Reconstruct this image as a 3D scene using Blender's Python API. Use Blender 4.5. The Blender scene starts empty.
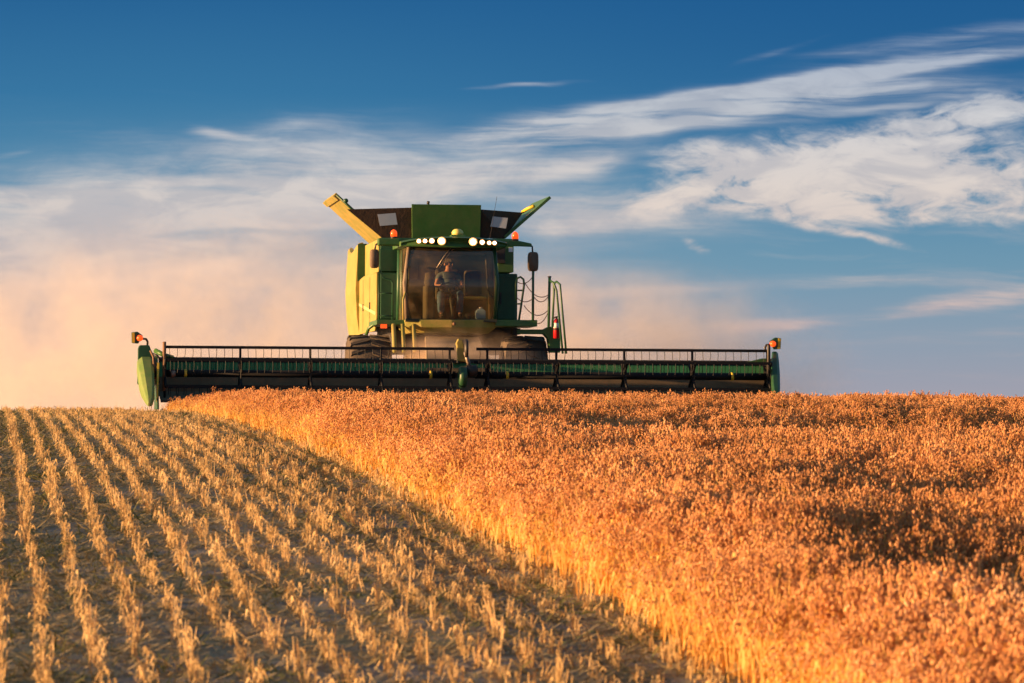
import bpy, bmesh, math, random
import numpy as np
from mathutils import Vector, Matrix, Euler

random.seed(7)
rng = np.random.default_rng(11)
sc = bpy.context.scene
COL = sc.collection
R = math.radians

# ------------------------------------------------------------------ camera
F = 4350.0            # focal length in pixels of a 1024 px wide frame (about 153 mm)
EYE = 430.0           # picture row of the true horizon
cam_d = bpy.data.cameras.new('camera')
cam = bpy.data.objects.new('camera', cam_d)
COL.objects.link(cam)
cam_d.sensor_width = 36.0
cam_d.lens = 36.0 * F / 1024.0
cam_d.clip_start = 0.5
cam_d.clip_end = 20000
cam.location = (0, 0, 0)
cam.rotation_euler = (R(90) + math.atan((EYE - 341.5) / F), 0, 0)
cam_d.dof.use_dof = True
cam_d.dof.focus_distance = 68.0
cam_d.dof.aperture_fstop = 7.0
sc.camera = cam

# ------------------------------------------------------------------ sun
SUN_EL = 4.8
SUN_A = 11.0          # the sun stands to the left, this much on the camera's side
sdir = Vector((-math.cos(R(SUN_EL)) * math.cos(R(SUN_A)), -math.cos(R(SUN_EL)) * math.sin(R(SUN_A)), math.sin(R(SUN_EL))))
sl = bpy.data.lights.new('sun', 'SUN')
sl.energy = 5.0
sl.angle = R(0.5)
sl.color = (1.0, 0.57, 0.25)
so = bpy.data.objects.new('sun', sl)
COL.objects.link(so)
so.rotation_euler = (-sdir).to_track_quat('-Z', 'Y').to_euler()
so.location = (-40, -10, 30)

# ------------------------------------------------------------------ world
world = bpy.data.worlds.new('World')
sc.world = world
world.use_nodes = True
wn = world.node_tree
wn.nodes.clear()


class NT:
    """small helper to write node maths as python"""
    def __init__(s, tree): s.t = tree
    def n(s, kind, **kw):
        nd = s.t.nodes.new(kind)
        for k, v in kw.items(): setattr(nd, k, v)
        return nd
    def link(s, a, b): s.t.links.new(a, b)
    def setin(s, sock, v):
        if isinstance(v, bpy.types.NodeSocket): s.link(v, sock)
        elif v is not None: sock.default_value = v
    def m(s, op, a, b=None, c=None, clamp=False):
        nd = s.n('ShaderNodeMath', operation=op, use_clamp=clamp)
        for i, v in enumerate((a, b, c)): s.setin(nd.inputs[i], v)
        return nd.outputs[0]
    def vm(s, op, a, b=None):
        nd = s.n('ShaderNodeVectorMath', operation=op)
        s.setin(nd.inputs[0], a); s.setin(nd.inputs[1], b)
        return nd.outputs['Value'] if op in ('DOT_PRODUCT', 'LENGTH') else nd.outputs[0]
    def noise(s, vec, scale, detail=4, rough=.55, dist=0.0):
        nd = s.n('ShaderNodeTexNoise')
        s.setin(nd.inputs['Vector'], vec)
        nd.inputs['Scale'].default_value = scale
        nd.inputs['Detail'].default_value = detail
        nd.inputs['Roughness'].default_value = rough
        nd.inputs['Distortion'].default_value = dist
        return nd.outputs['Fac'], nd.outputs['Color']
    def mapping(s, vec, loc=(0, 0, 0), rot=(0, 0, 0), scale=(1, 1, 1), typ='POINT'):
        nd = s.n('ShaderNodeMapping', vector_type=typ)
        s.setin(nd.inputs['Vector'], vec)
        nd.inputs['Location'].default_value = loc
        nd.inputs['Rotation'].default_value = rot
        nd.inputs['Scale'].default_value = scale
        return nd.outputs[0]
    def ramp(s, fac, stops, interp='LINEAR'):
        nd = s.n('ShaderNodeValToRGB')
        nd.color_ramp.interpolation = interp
        el = nd.color_ramp.elements
        while len(el) < len(stops): el.new(0.5)
        for e, (p, c) in zip(el, stops):
            e.position = p
            e.color = (*c, 1) if len(c) == 3 else c
        s.setin(nd.inputs[0], fac)
        return nd.outputs[0]
    def mix(s, fac, a, b, typ='MIX'):
        nd = s.n('ShaderNodeMix', data_type='RGBA', blend_type=typ)
        s.setin(nd.inputs[0], fac)
        for sock, v in ((nd.inputs[6], a), (nd.inputs[7], b)):
            s.setin(sock, (*v, 1) if isinstance(v, tuple) and len(v) == 3 else v)
        return nd.outputs[2]
    def smooth(s, v, lo, hi):
        nd = s.n('ShaderNodeMapRange', interpolation_type='SMOOTHSTEP')
        s.setin(nd.inputs[0], v)
        nd.inputs[1].default_value = lo; nd.inputs[2].default_value = hi
        return nd.outputs[0]


def lin(r, g, b):
    f = lambda c: (c / 255 / 12.92) if c / 255 <= 0.04045 else ((c / 255 + 0.055) / 1.055) ** 2.4
    return (f(r), f(g), f(b))


def build_world():
    W = NT(wn)
    geo = W.n('ShaderNodeTexCoord').outputs['Generated']
    sep = W.n('ShaderNodeSeparateXYZ'); W.link(geo, sep.inputs[0])
    az = W.m('ARCTAN2', sep.outputs[0], sep.outputs[1])
    el = W.m('ARCSINE', sep.outputs[2])
    # azimuth and elevation in milliradians-like units
    ax = W.m('MULTIPLY_ADD', az, F, 512.0)
    ey = W.m('MULTIPLY_ADD', el, -F, EYE)
    cmb = W.n('ShaderNodeCombineXYZ'); W.link(ax, cmb.inputs[0]); W.link(ey, cmb.inputs[1])
    P = cmb.outputs[0]
    # clear sky colours by elevation
    t = W.m('DIVIDE', ey, 430.0, clamp=True)
    base = W.ramp(t, [(0.0, lin(40, 100, 150)), (0.22, lin(56, 118, 162)), (0.45, lin(88, 142, 174)),
                      (0.62, lin(112, 152, 176)), (0.78, lin(140, 158, 176)), (0.9, lin(158, 160, 174)), (1.0, lin(172, 164, 170))])
    # the right hand side of the sky is deeper blue (further from the sun)
    side = W.smooth(ax, 150.0, 900.0)
    high = W.m('SUBTRACT', 1.0, W.smooth(ey, 20.0, 260.0))
    base = W.mix(W.m('MULTIPLY', W.m('MULTIPLY', side, high), 0.55), base, lin(26, 86, 142))
    # warm veil low on the sunward side
    lowl = W.m('MULTIPLY', W.m('SUBTRACT', 1.0, W.smooth(ax, -100.0, 820.0)), W.smooth(ey, 190.0, 430.0))
    base = W.mix(W.m('MULTIPLY', lowl, 1.0), base, lin(248, 200, 168))
    # domain warp
    _, wc = W.noise(W.mapping(P, scale=(1 / 160, 1 / 70, 1)), 1.0, 3, .5)
    off = W.vm('MULTIPLY', W.vm('SUBTRACT', wc, (0.5, 0.5, 0.5)), (70.0, 22.0, 0.0))
    Pw = W.vm('ADD', P, off)
    # streak and billow noises
    s1, _ = W.noise(W.mapping(Pw, rot=(0, 0, R(9)), scale=(1 / 210, 1 / 20, 1)), 1.0, 7, .62, .3)
    s2, _ = W.noise(W.mapping(Pw, loc=(3, 7, 0), rot=(0, 0, R(6)), scale=(1 / 90, 1 / 30, 1)), 1.0, 8, .6, .5)
    s3, _ = W.noise(W.mapping(Pw, loc=(1, 2, 0), rot=(0, 0, R(10)), scale=(1 / 200, 1 / 11, 1)), 1.0, 9, .68, .25)
    s2b, _ = W.noise(W.mapping(Pw, loc=(9, 4, 0), rot=(0, 0, R(14)), scale=(1 / 46, 1 / 17, 1)), 1.0, 8, .66, .6)
    def blobs(lst):
        acc = None
        for cx, cy, rx, ry, an, w in lst:
            v = W.mapping(Pw, loc=(cx, cy, 0), rot=(0, 0, R(an)), scale=(rx, ry, 1), typ='TEXTURE')
            v = W.vm('MULTIPLY', v, (1.0, 1.0, 0.0))
            g = W.m('EXPONENT', W.m('MULTIPLY', W.vm('DOT_PRODUCT', v, v), -1.0))
            acc = W.m('MULTIPLY_ADD', g, w, acc if acc is not None else 0.0)
        return acc
    soft = blobs([(150, 165, 260, 40, -4, .28), (120, 222, 260, 42, -8, .95), (420, 182, 190, 20, -9, .95), (330, 150, 130, 24, -6, .35), (580, 162, 50, 12, -14, .6),
                  (150, 280, 330, 42, 0, .7), (30, 200, 120, 22, 0, .3), (620, 212, 130, 24, 3, .85),
                  (330, 215, 120, 20, -3, .5), (560, 235, 60, 16, 0, .4)])
    wisp = blobs([(690, 112, 240, 20, -7, .62), (770, 84, 240, 6, -9, .6), (930, 104, 110, 6, -8, .5), (600, 136, 130, 5, -7, .5), (900, 72, 190, 7, -7, 1.0), (520, 84, 62, 3, -3, .62), (960, 38, 170, 10, -8, .55),
                  (785, 50, 60, 4, -14, .3), (560, 120, 120, 14, -8, .45), (640, 130, 170, 10, -4, .5), (206, 134, 24, 5, 12, .62), (240, 140, 50, 4, 6, .5), (300, 128, 90, 12, -8, .45), (12, 155, 30, 5, -12, .3), (850, 95, 180, 9, -4, .5),
                  (650, 290, 200, 8, -2, .5), (900, 280, 200, 9, 2, .35), (760, 326, 80, 8, -6, .85), (965, 303, 90, 11, -8, .95), (850, 345, 260, 12, -3, .3), (20, 293, 40, 4, -5, .4)])
    thick = blobs([(740, 170, 85, 20, 4, 1.1), (880, 158, 130, 32, -3, 1.15), (985, 112, 75, 14, -11, 1.2), (960, 190, 140, 34, 2, 1.05),
                   (850, 236, 55, 5, 14, .7), (690, 246, 20, 7, 25, .6), (660, 205, 60, 14, 0, .7), (780, 205, 120, 16, 6, .8)])
    d1 = W.smooth(W.m('MULTIPLY', soft, W.m('ADD', W.m('MULTIPLY_ADD', s1, 1.6, -.60), W.m('ADD', W.m('MULTIPLY', s2b, .7), W.m('MULTIPLY', s3, .8)))), .02, 1.15)
    d2 = W.smooth(W.m('MULTIPLY', wisp, W.m('ADD', W.m('MULTIPLY_ADD', s1, 1.5, -1.05), W.m('MULTIPLY', s3, 2.7))), .10, 1.2)
    d3 = W.smooth(W.m('MULTIPLY', thick, W.m('ADD', W.m('MULTIPLY_ADD', s2, 1.9, -1.15), W.m('MULTIPLY', s2b, 2.2))), .16, 1.0)
    # thin general veil
    d4 = W.m('MULTIPLY', W.smooth(s1, .5, .8), W.m('MULTIPLY', W.smooth(ey, 60.0, 260.0), .22))
    inv = W.m('MULTIPLY', W.m('SUBTRACT', 1.0, W.m('MULTIPLY', d1, .82)), W.m('SUBTRACT', 1.0, W.m('MULTIPLY', d2, .75)))
    inv = W.m('MULTIPLY', inv, W.m('SUBTRACT', 1.0, W.m('MULTIPLY', d3, .92)))
    inv = W.m('MULTIPLY', inv, W.m('SUBTRACT', 1.0, d4))
    dens = W.m('SUBTRACT', 1.0, inv, clamp=True)
    ccol = W.ramp(t, [(0.0, lin(168, 186, 210)), (0.25, lin(214, 214, 216)), (0.45, lin(230, 216, 206)), (0.62, lin(222, 202, 192)), (0.8, lin(226, 188, 174)), (1.0, lin(238, 190, 160))])
    # grey undersides inside the thick cloud
    ccol = W.mix(W.m('MULTIPLY', W.smooth(s2, .62, .40), .35), ccol, lin(140, 150, 170))
    low = W.mix(dens, base, ccol)
    # the upper dome is the physical sky
    sky = W.n('ShaderNodeTexSky', sky_type='NISHITA', sun_disc=False)
    sky.sun_elevation = R(SUN_EL)
    sky.sun_rotation = math.atan2(sdir.x, sdir.y)
    sky.air_density = 1.0; sky.dust_density = 1.5; sky.ozone_density = 2.0
    up = W.smooth(el, R(6.5), R(16))
    # the low band is given in display colours, the physical sky in its own units
    b_low = W.n('ShaderNodeBackground'); W.link(low, b_low.inputs[0]); b_low.inputs[1].default_value = 0.353
    b_up = W.n('ShaderNodeBackground'); W.link(sky.outputs[0], b_up.inputs[0]); b_up.inputs[1].default_value = 0.09
    mx = W.n('ShaderNodeMixShader'); W.link(up, mx.inputs[0]); W.link(b_low.outputs[0], mx.inputs[1]); W.link(b_up.outputs[0], mx.inputs[2])
    out = W.n('ShaderNodeOutputWorld'); W.link(mx.outputs[0], out.inputs[0])


build_world()
sc.view_settings.view_transform = 'Standard'
sc.view_settings.look = 'None'
sc.view_settings.exposure = 1.5
sc.view_settings.gamma = 1.0
sc.view_settings.use_curve_mapping = False
sc.render.engine = 'CYCLES'
sc.cycles.use_denoising = True
sc.cycles.max_bounces = 8
sc.cycles.volume_bounces = 2
sc.cycles.transparent_max_bounces = 12
sc.cycles.volume_step_rate = 3.0
sc.cycles.volume_max_steps = 128


# ------------------------------------------------------------------ materials
def mat(name, col, rough=.6, metal=0.0, var=0.0, vscale=8.0, col2=None, bump=0.0, bscale=40.0, trans=0.0, emis=None, estr=0.0, coat=0.0, coords='Object', dust=0.0, dustcol=(.42, .30, .17), spec=.5):
    m = bpy.data.materials.new(name)
    m.use_nodes = True
    N = NT(m.node_tree)
    p = m.node_tree.nodes['Principled BSDF']
    out = m.node_tree.nodes['Material Output']
    tc = N.n('ShaderNodeTexCoord').outputs[coords]
    c = (*col, 1)
    if var or col2:
        f, _ = N.noise(tc, vscale, 6, .6)
        c = N.mix(N.smooth(f, .35, .65), tuple(col), tuple(col2) if col2 else tuple(max(0, x * (1 - var)) for x in col))
    if dust:
        f1, _ = N.noise(tc, 3.2, 8, .68)
        f2, _ = N.noise(tc, 45.0, 3, .6)
        dm = N.m('MULTIPLY', N.smooth(N.m('MULTIPLY_ADD', f2, .3, f1), .40, .95), 1.0)
        dm = N.m('MULTIPLY_ADD', dm, dust, dust * .45, clamp=True)
        c = N.mix(dm, c, dustcol)
        r = N.m('MULTIPLY_ADD', dm, .5, rough, clamp=True)
        N.link(r, p.inputs['Roughness'])
    else:
        p.inputs['Roughness'].default_value = rough
    if isinstance(c, tuple): p.inputs['Base Color'].default_value = c
    else: N.link(c, p.inputs['Base Color'])
    p.inputs['Metallic'].default_value = metal
    p.inputs['Specular IOR Level'].default_value = spec
    if coat: p.inputs['Coat Weight'].default_value = coat
    if bump:
        f, _ = N.noise(tc, bscale, 5, .6)
        b = N.n('ShaderNodeBump'); b.inputs['Strength'].default_value = bump; b.inputs['Distance'].default_value = .02
        N.link(f, b.inputs['Height']); N.link(b.outputs[0], p.inputs['Normal'])
    if emis:
        p.inputs['Emission Color'].default_value = (*emis, 1)
        p.inputs['Emission Strength'].default_value = estr
    if trans:
        tr = N.n('ShaderNodeBsdfTranslucent')
        if isinstance(c, tuple): tr.inputs[0].default_value = c
        else: N.link(c, tr.inputs[0])
        mx = N.n('ShaderNodeMixShader'); mx.inputs[0].default_value = trans
        N.link(p.outputs[0], mx.inputs[1]); N.link(tr.outputs[0], mx.inputs[2]); N.link(mx.outputs[0], out.inputs[0])
    return m


def mat_plant(name, stops, trans=.3, rough=.6):
    """colour differs from plant to plant and from leaf to leaf"""
    m = bpy.data.materials.new(name); m.use_nodes = True
    N = NT(m.node_tree)
    p = m.node_tree.nodes['Principled BSDF']; out = m.node_tree.nodes['Material Output']
    info = N.n('ShaderNodeObjectInfo').outputs['Random']
    g = N.n('ShaderNodeNewGeometry').outputs['Random Per Island']
    pos = N.n('ShaderNodeNewGeometry').outputs['Position']
    big, _ = N.noise(pos, .55, 3, .5)
    f = N.m('ADD', N.m('MULTIPLY', info, .35), N.m('MULTIPLY', g, .45))
    f = N.m('ADD', f, N.m('MULTIPLY_ADD', big, .9, -.35), clamp=True)
    c = N.ramp(f, stops)
    N.link(c, p.inputs['Base Color'])
    p.inputs['Roughness'].default_value = rough
    p.inputs['Specular IOR Level'].default_value = .25
    tr = N.n('ShaderNodeBsdfTranslucent'); N.link(c, tr.inputs[0])
    mx = N.n('ShaderNodeMixShader'); mx.inputs[0].default_value = trans
    N.link(p.outputs[0], mx.inputs[1]); N.link(tr.outputs[0], mx.inputs[2]); N.link(mx.outputs[0], out.inputs[0])
    return m


M = {}
GREEN = (.020, .125, .016)
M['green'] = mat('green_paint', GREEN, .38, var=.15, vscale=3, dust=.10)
M['green_dusty_sunlit'] = mat('dusty_sunlit_green_paint', (.08, .18, .012), .42, dust=.60, dustcol=(.50, .31, .10))  # dust plus golden low-sun glare mixed into the paint colour
M['green_sunlit'] = mat('sunlit_toned_green_paint', (.07, .20, .02), .45, dust=.30, dustcol=(.42, .33, .16))  # lighter copy of the green; sunlit tone put into the divider's colour
M['cream'] = mat('faded_cream_stripe', (.62, .48, .18), .5, dust=.4)
M['reflector_or_halo'] = mat('lamp_halo_glow', (.9, .6, .3), .3, emis=(1, .42, .12), estr=.55)  # added orange glow standing in for the halo round the roof lamps
M['green_shaded'] = mat('shade_toned_green_paint', (.006, .075, .028), .45, var=.2, dust=.03)  # darker copy of the green; shade on the front faces put into the colour
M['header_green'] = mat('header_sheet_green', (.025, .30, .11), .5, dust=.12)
M['olive'] = mat('olive_sheet', (.10, .085, .05), .7, dust=.5, dustcol=(.34, .24, .15))
M['black'] = mat('black_steel', (.012, .012, .015), .5, var=.3, dust=.06)
M['black_bat'] = mat('black_reel_steel', (.010, .010, .012), .6, spec=.2)
M['rubber'] = mat('dusty_tyre_rubber', (.022, .02, .019), .85, dust=.42, dustcol=(.20, .145, .10), bump=.4, bscale=30)
M['yellow'] = mat('yellow_paint', (.75, .50, .02), .45, dust=.1)
M['orange'] = mat('orange_lens', (.85, .12, .01), .25, coat=.5)
M['orange_lit'] = mat('lit_orange_lens', (.9, .08, .01), .3, emis=(1, .10, .01), estr=.35)
M['lamp'] = mat('lit_work_lamp', (1, .95, .85), .3, emis=(1, .86, .62), estr=6.0)
M['lamp_body'] = mat('lamp_housing', (.05, .06, .03), .5)
M['fabric'] = mat('brown_corner_fabric', (.035, .022, .016), .85, var=.3, bump=.5, bscale=12, dust=.25, dustcol=(.16, .08, .035))
M['pane'] = mat('sky_toned_plastic', (.50, .55, .60), .35)  # opaque; the sky seen through the panes is put into the colour
M['trim'] = mat('cab_interior_plastic', (.040, .042, .022), .7, var=.2)
M['seat'] = mat('tan_seat_cloth', (.10, .08, .042), .85, var=.2)
M['pillar'] = mat('cab_pillar', (.12, .09, .07), .55, dust=.35, dustcol=(.4, .28, .18))
M['dome'] = mat('yellow_receiver_shell', (.70, .58, .16), .4)
M['red'] = mat('red_extinguisher_paint', (.40, .008, .012), .35, coat=.3)
M['white'] = mat('white_label', (.75, .75, .75), .5)
M['steel'] = mat('worn_steel', (.30, .24, .19), .5, metal=.6, var=.4, vscale=20)
M['rust'] = mat('rust_brown_steel', (.20, .09, .045), .7, var=.3, vscale=15, dust=.1)
M['mirror'] = mat('brown_mirror_housing', (.07, .04, .03), .6, dust=.2)
M['skin'] = mat('skin', (.50, .24, .15), .6)
M['shirt'] = mat('grey_blue_shirt', (.16, .21, .22), .9, var=.3, vscale=6)
M['jeans'] = mat('blue_jeans', (.08, .16, .25), .9, var=.4, vscale=7)
M['cap'] = mat('brown_cap', (.08, .05, .03), .8)
M['capbrim'] = mat('tan_cap_front', (.55, .42, .20), .8)
M['boot'] = mat('brown_boot', (.03, .02, .014), .8)
M['bluewhite'] = mat('pale_blue_plastic', (.45, .60, .68), .4)
M['chain'] = mat('chain_steel', (.10, .04, .035), .5)


def mat_glass():
    m = bpy.data.materials.new('cab_glass'); m.use_nodes = True
    N = NT(m.node_tree); nt = m.node_tree
    out = nt.nodes['Material Output']; nt.nodes.remove(nt.nodes['Principled BSDF'])
    tr = N.n('ShaderNodeBsdfTransparent'); tr.inputs[0].default_value = (.72, .70, .60, 1)
    gl = N.n('ShaderNodeBsdfGlossy'); gl.inputs['Roughness'].default_value = .06
    df = N.n('ShaderNodeBsdfDiffuse'); df.inputs[0].default_value = (.42, .29, .16, 1)
    tc = N.n('ShaderNodeTexCoord').outputs['Object']
    f, _ = N.noise(tc, 3.0, 6, .65)
    fr = N.n('ShaderNodeFresnel'); fr.inputs[0].default_value = 1.45
    a = N.n('ShaderNodeMixShader'); N.link(N.m('MULTIPLY', fr.outputs[0], 2.2), a.inputs[0]); N.link(tr.outputs[0], a.inputs[1]); N.link(gl.outputs[0], a.inputs[2])
    b = N.n('ShaderNodeMixShader'); N.link(N.m('MULTIPLY_ADD', N.smooth(f, .35, .8), .20, .03), b.inputs[0]); N.link(a.outputs[0], b.inputs[1]); N.link(df.outputs[0], b.inputs[2])
    N.link(b.outputs[0], out.inputs[0])
    return m


M['glass'] = mat_glass()


# ------------------------------------------------------------------ mesh helpers
class MB:
    def __init__(s): s.v = []; s.f = []; s.sm = []
    def add(s, vs, fs, smooth=False):
        o = len(s.v); s.v += [tuple(v) for v in vs]; s.f += [tuple(i + o for i in f) for f in fs]; s.sm += [smooth] * len(fs)
        return s
    def box(s, x0, x1, y0, y1, z0, z1):
        if x0 > x1: x0, x1 = x1, x0
        if y0 > y1: y0, y1 = y1, y0
        if z0 > z1: z0, z1 = z1, z0
        v = [(x0, y0, z0), (x1, y0, z0), (x1, y1, z0), (x0, y1, z0), (x0, y0, z1), (x1, y0, z1), (x1, y1, z1), (x0, y1, z1)]
        return s.add(v, [(3, 2, 1, 0), (4, 5, 6, 7), (0, 1, 5, 4), (1, 2, 6, 5), (2, 3, 7, 6), (3, 0, 4, 7)])
    def loft(s, secs, caps=True, smooth=False):
        n = len(secs[0]); vs = [p for q in secs for p in q]; fs = []
        for i in range(len(secs) - 1):
            for j in range(n):
                k = (j + 1) % n
                fs.append((i * n + j, i * n + k, (i + 1) * n + k, (i + 1) * n + j))
        if caps:
            fs.append(tuple(range(n - 1, -1, -1))); fs.append(tuple((len(secs) - 1) * n + j for j in range(n)))
        return s.add(vs, fs, smooth)
    def tube(s, pts, r, n=8, rs=None):
        pts = [Vector(p) for p in pts]; secs = []
        up = Vector((0, 0, 1))
        d0 = (pts[1] - pts[0]).normalized()
        if abs(d0.dot(up)) > .95: up = Vector((1, 0, 0))
        for i, p in enumerate(pts):
            if i == 0: d = pts[1] - p
            elif i == len(pts) - 1: d = p - pts[i - 1]
            else: d = (pts[i + 1] - p).normalized() + (p - pts[i - 1]).normalized()
            d.normalize()
            a = d.cross(up)
            if a.length < 1e-3: a = d.cross(Vector((0, 1, 0)))
            a.normalize(); b = a.cross(d).normalized(); up = b
            rr = rs[i] if rs else r
            secs.append([p + (a * math.cos(t) + b * math.sin(t)) * rr for t in [2 * math.pi * k / n for k in range(n)]])
        return s.loft(secs, True, n > 5)
    def lathe(s, c, axis, prof, n=24):
        """prof: list of (distance along axis, radius)"""
        c = Vector(c); ax = Vector(axis).normalized()
        a = ax.orthogonal().normalized(); b = ax.cross(a)
        secs = [[c + ax * h + (a * math.cos(t) + b * math.sin(t)) * max(r, 1e-4) for t in [2 * math.pi * k / n for k in range(n)]] for h, r in prof]
        return s.loft(secs, True, True)
    def prism(s, pts, off):
        """polygon pts extruded by vector off"""
        off = Vector(off); a = [Vector(p) for p in pts]
        return s.loft([a, [p + off for p in a]])
    def build(s, name, m, parent=None, bevel=0.0, label=None):
        me = bpy.data.meshes.new(name)
        me.from_pydata(s.v, [], s.f)
        me.polygons.foreach_set('use_smooth', s.sm)
        bm = bmesh.new(); bm.from_mesh(me); bmesh.ops.recalc_face_normals(bm, faces=bm.faces); bm.to_mesh(me); bm.free()
        me.materials.append(M[m] if isinstance(m, str) else m)
        me.update()
        o = bpy.data.objects.new(name, me); COL.objects.link(o)
        if parent: o.parent = parent
        if bevel:
            b = o.modifiers.new('bevel', 'BEVEL'); b.width = bevel; b.segments = 2; b.limit_method = 'ANGLE'; b.angle_limit = R(40)
        if label: o['label'] = label
        return o


def tag(o, label=None, cat=None, group=None, kind=None):
    if label: o['label'] = label
    if cat: o['category'] = cat
    if group: o['group'] = group
    if kind: o['kind'] = kind
    return o


# ------------------------------------------------------------------ terrain
ROWK = 0.12                                    # seed rows run along (-0.12, 1)
def gz_line(d):
    d = np.asarray(d, float)
    kd = np.array([-200, 22, 85, 87, 90, 91.5, 130, 400, 5000], float)
    ks = np.array([.049 + .0007 * 60, .049, .0021, -.08, -.09, -.02, -.015, 0, 0], float)
    # integrate the piecewise linear slope
    xs = np.concatenate([np.arange(-200, 130, .25), np.arange(130, 5000, 10.)])
    sl_ = np.interp(xs, kd, ks)
    sl_ = np.where(xs < -40, 0, sl_)
    z = np.concatenate([[0], np.cumsum((sl_[1:] + sl_[:-1]) / 2 * np.diff(xs))])
    z = z - np.interp(22, xs, z) - 1.28
    return np.interp(d, xs, z)


def edge_u(d):
    d = np.asarray(d, float)
    return np.interp(d, [0, 22, 50, 85, 100], [3.78, 3.78, 3.66, 3.42, 3.38]) + .05 * np.sin(d * 1.3) + .03 * np.sin(d * 3.1 + 1)


def hollow(u, d):
    """shallow hollows in the standing crop that the low sun does not reach"""
    du = lambda a, b: np.clip((u - a) / (b - a), 0, 1) ** 1
    h1 = (.16 * du(5.4, 6.6) + .56 * du(6.0, 11.8)) * np.exp(-((d - 52.0 - .3 * np.sin(u)) / 8.5) ** 4)
    h2 = .42 * du(4.5, 6.4) * np.exp(-((d - 23.9) / 1.8) ** 2)
    h3 = .16 * du(4.6, 6.0) * np.exp(-((d - 31.5) / 1.3) ** 2) * (.6 + .4 * np.sin(u * 3))
    return h1 + h2 + h3


def ground_z(u, d):
    u = np.asarray(u, float); d = np.asarray(d, float)
    z = gz_line(d)
    e = edge_u(d)
    s = np.clip((u - e) / 2.0, 0, 1)
    z = z - s * (.05 + .005 * np.clip(u, 0, 40)) - hollow(u, d)
    # wheel path beside the standing crop
    z = z - .04 * np.exp(-((u - (e - .5)) / .35) ** 2) * np.clip((95 - d) / 10, 0, 1)
    z = z + .012 * np.sin(u * 2.1 + .3 * d) * np.sin(d * .83)
    return z


def mat_ground():
    m = bpy.data.materials.new('field_soil'); m.use_nodes = True
    N = NT(m.node_tree); p = m.node_tree.nodes['Principled BSDF']
    pos = N.n('ShaderNodeNewGeometry').outputs['Position']
    a, _ = N.noise(pos, 1.3, 6, .6)
    b, _ = N.noise(pos, 14, 6, .7)
    c, _ = N.noise(pos, 70, 4, .7)
    soil = N.ramp(b, [(.3, (.17, .16, .165)), (.55, (.36, .33, .31)), (.75, (.52, .46, .40))])
    chaff = N.ramp(c, [(.35, (.22, .22, .13)), (.6, (.40, .36, .20)), (.8, (.58, .48, .28))])
    col = N.mix(N.smooth(N.m('MULTIPLY_ADD', b, .5, N.m('MULTIPLY', a, .7)), .50, .72), soil, chaff)
    N.link(col, p.inputs['Base Color']); p.inputs['Roughness'].default_value = .95
    p.inputs['Specular IOR Level'].default_value = .1
    bp = N.n('ShaderNodeBump'); bp.inputs['Strength'].default_value = .9; bp.inputs['Distance'].default_value = .04
    N.link(N.m('ADD', b, N.m('MULTIPLY', c, .5)), bp.inputs['Height']); N.link(bp.outputs[0], p.inputs['Normal'])
    return m


def build_ground():
    us = np.concatenate([[-3000, -1000, -300, -100, -50], np.arange(-30, -6, 2.), np.arange(-6, 26, .16), np.arange(26, 60, 4.), [80, 150, 400, 1000, 3000]])
    ds = np.concatenate([[-1000, -300, -100, -40, -20, 0, 10], np.arange(14, 98, .35), np.arange(98, 140, 4.), [160, 200, 300, 500, 900, 1800, 4000]])
    U, D = np.meshgrid(us, ds, indexing='ij')
    Z = ground_z(U, D)
    Z = np.where(np.abs(U) > 60, gz_line(D) - .3, Z)
    Z += np.where((U > -6) & (U < 26) & (D > 14) & (D < 98), rng.normal(0, .006, U.shape), 0)
    X = U - ROWK * np.clip(D, -100, 140)
    n, k = U.shape
    co = np.stack([X, D, Z], -1).reshape(-1, 3)
    i = np.arange(n - 1)[:, None] * k + np.arange(k - 1)[None, :]
    fc = np.stack([i, i + k, i + k + 1, i + 1], -1).reshape(-1, 4)
    me = bpy.data.meshes.new('ground')
    me.from_pydata(co.tolist(), [], fc.tolist())
    me.polygons.foreach_set('use_smooth', [True] * len(me.polygons))
    me.materials.append(mat_ground())
    o = bpy.data.objects.new('ground', me); COL.objects.link(o)
    tag(o, kind='structure', label='dark stubble field soil rising to a low crest')


build_ground()


# ------------------------------------------------------------------ instanced ground cover
def mesh_np(name, v, f, mats, midx):
    me = bpy.data.meshes.new(name)
    me.from_pydata([tuple(p) for p in v], [], f)
    for q in mats: me.materials.append(q)
    me.polygons.foreach_set('material_index', midx)
    me.update()
    return me


def stalk(vs, fs, mi, p0, lean, h, w, k, m, rnd, droop=0.0, seg=3):
    """a three sided tapering stalk"""
    o = len(vs)
    tip = None
    for i in range(seg + 1):
        t = i / seg
        c = Vector(p0) + Vector((lean[0] * t * t * h + droop * lean[0] * max(0, t - .6), lean[1] * t * t * h, h * t - droop * .05 * max(0, t - .6)))
        r = w * (1 - .5 * t)
        for j in range(3):
            a = k + j * 2.094
            vs.append((c.x + math.cos(a) * r, c.y + math.sin(a) * r, c.z))
        tip = c
    for i in range(seg):
        for j in range(3):
            a, b = o + i * 3 + j, o + i * 3 + (j + 1) % 3
            fs.append((a, b, b + 3, a + 3)); mi.append(m)
    return tip


def octa(vs, fs, mi, c, ax, l, w, m):
    """a small pointed husk"""
    o = len(vs); ax = ax.normalized(); a = ax.orthogonal().normalized(); b = ax.cross(a)
    c = Vector(c)
    for p in (c - ax * l, c + ax * l, c + a * w, c + b * w, c - a * w, c - b * w): vs.append(tuple(p))
    for i in range(4):
        j = 2 + i; k = 2 + (i + 1) % 4
        fs.append((o, o + k, o + j)); mi.append(m)
        fs.append((o + 1, o + j, o + k)); mi.append(m)


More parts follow.
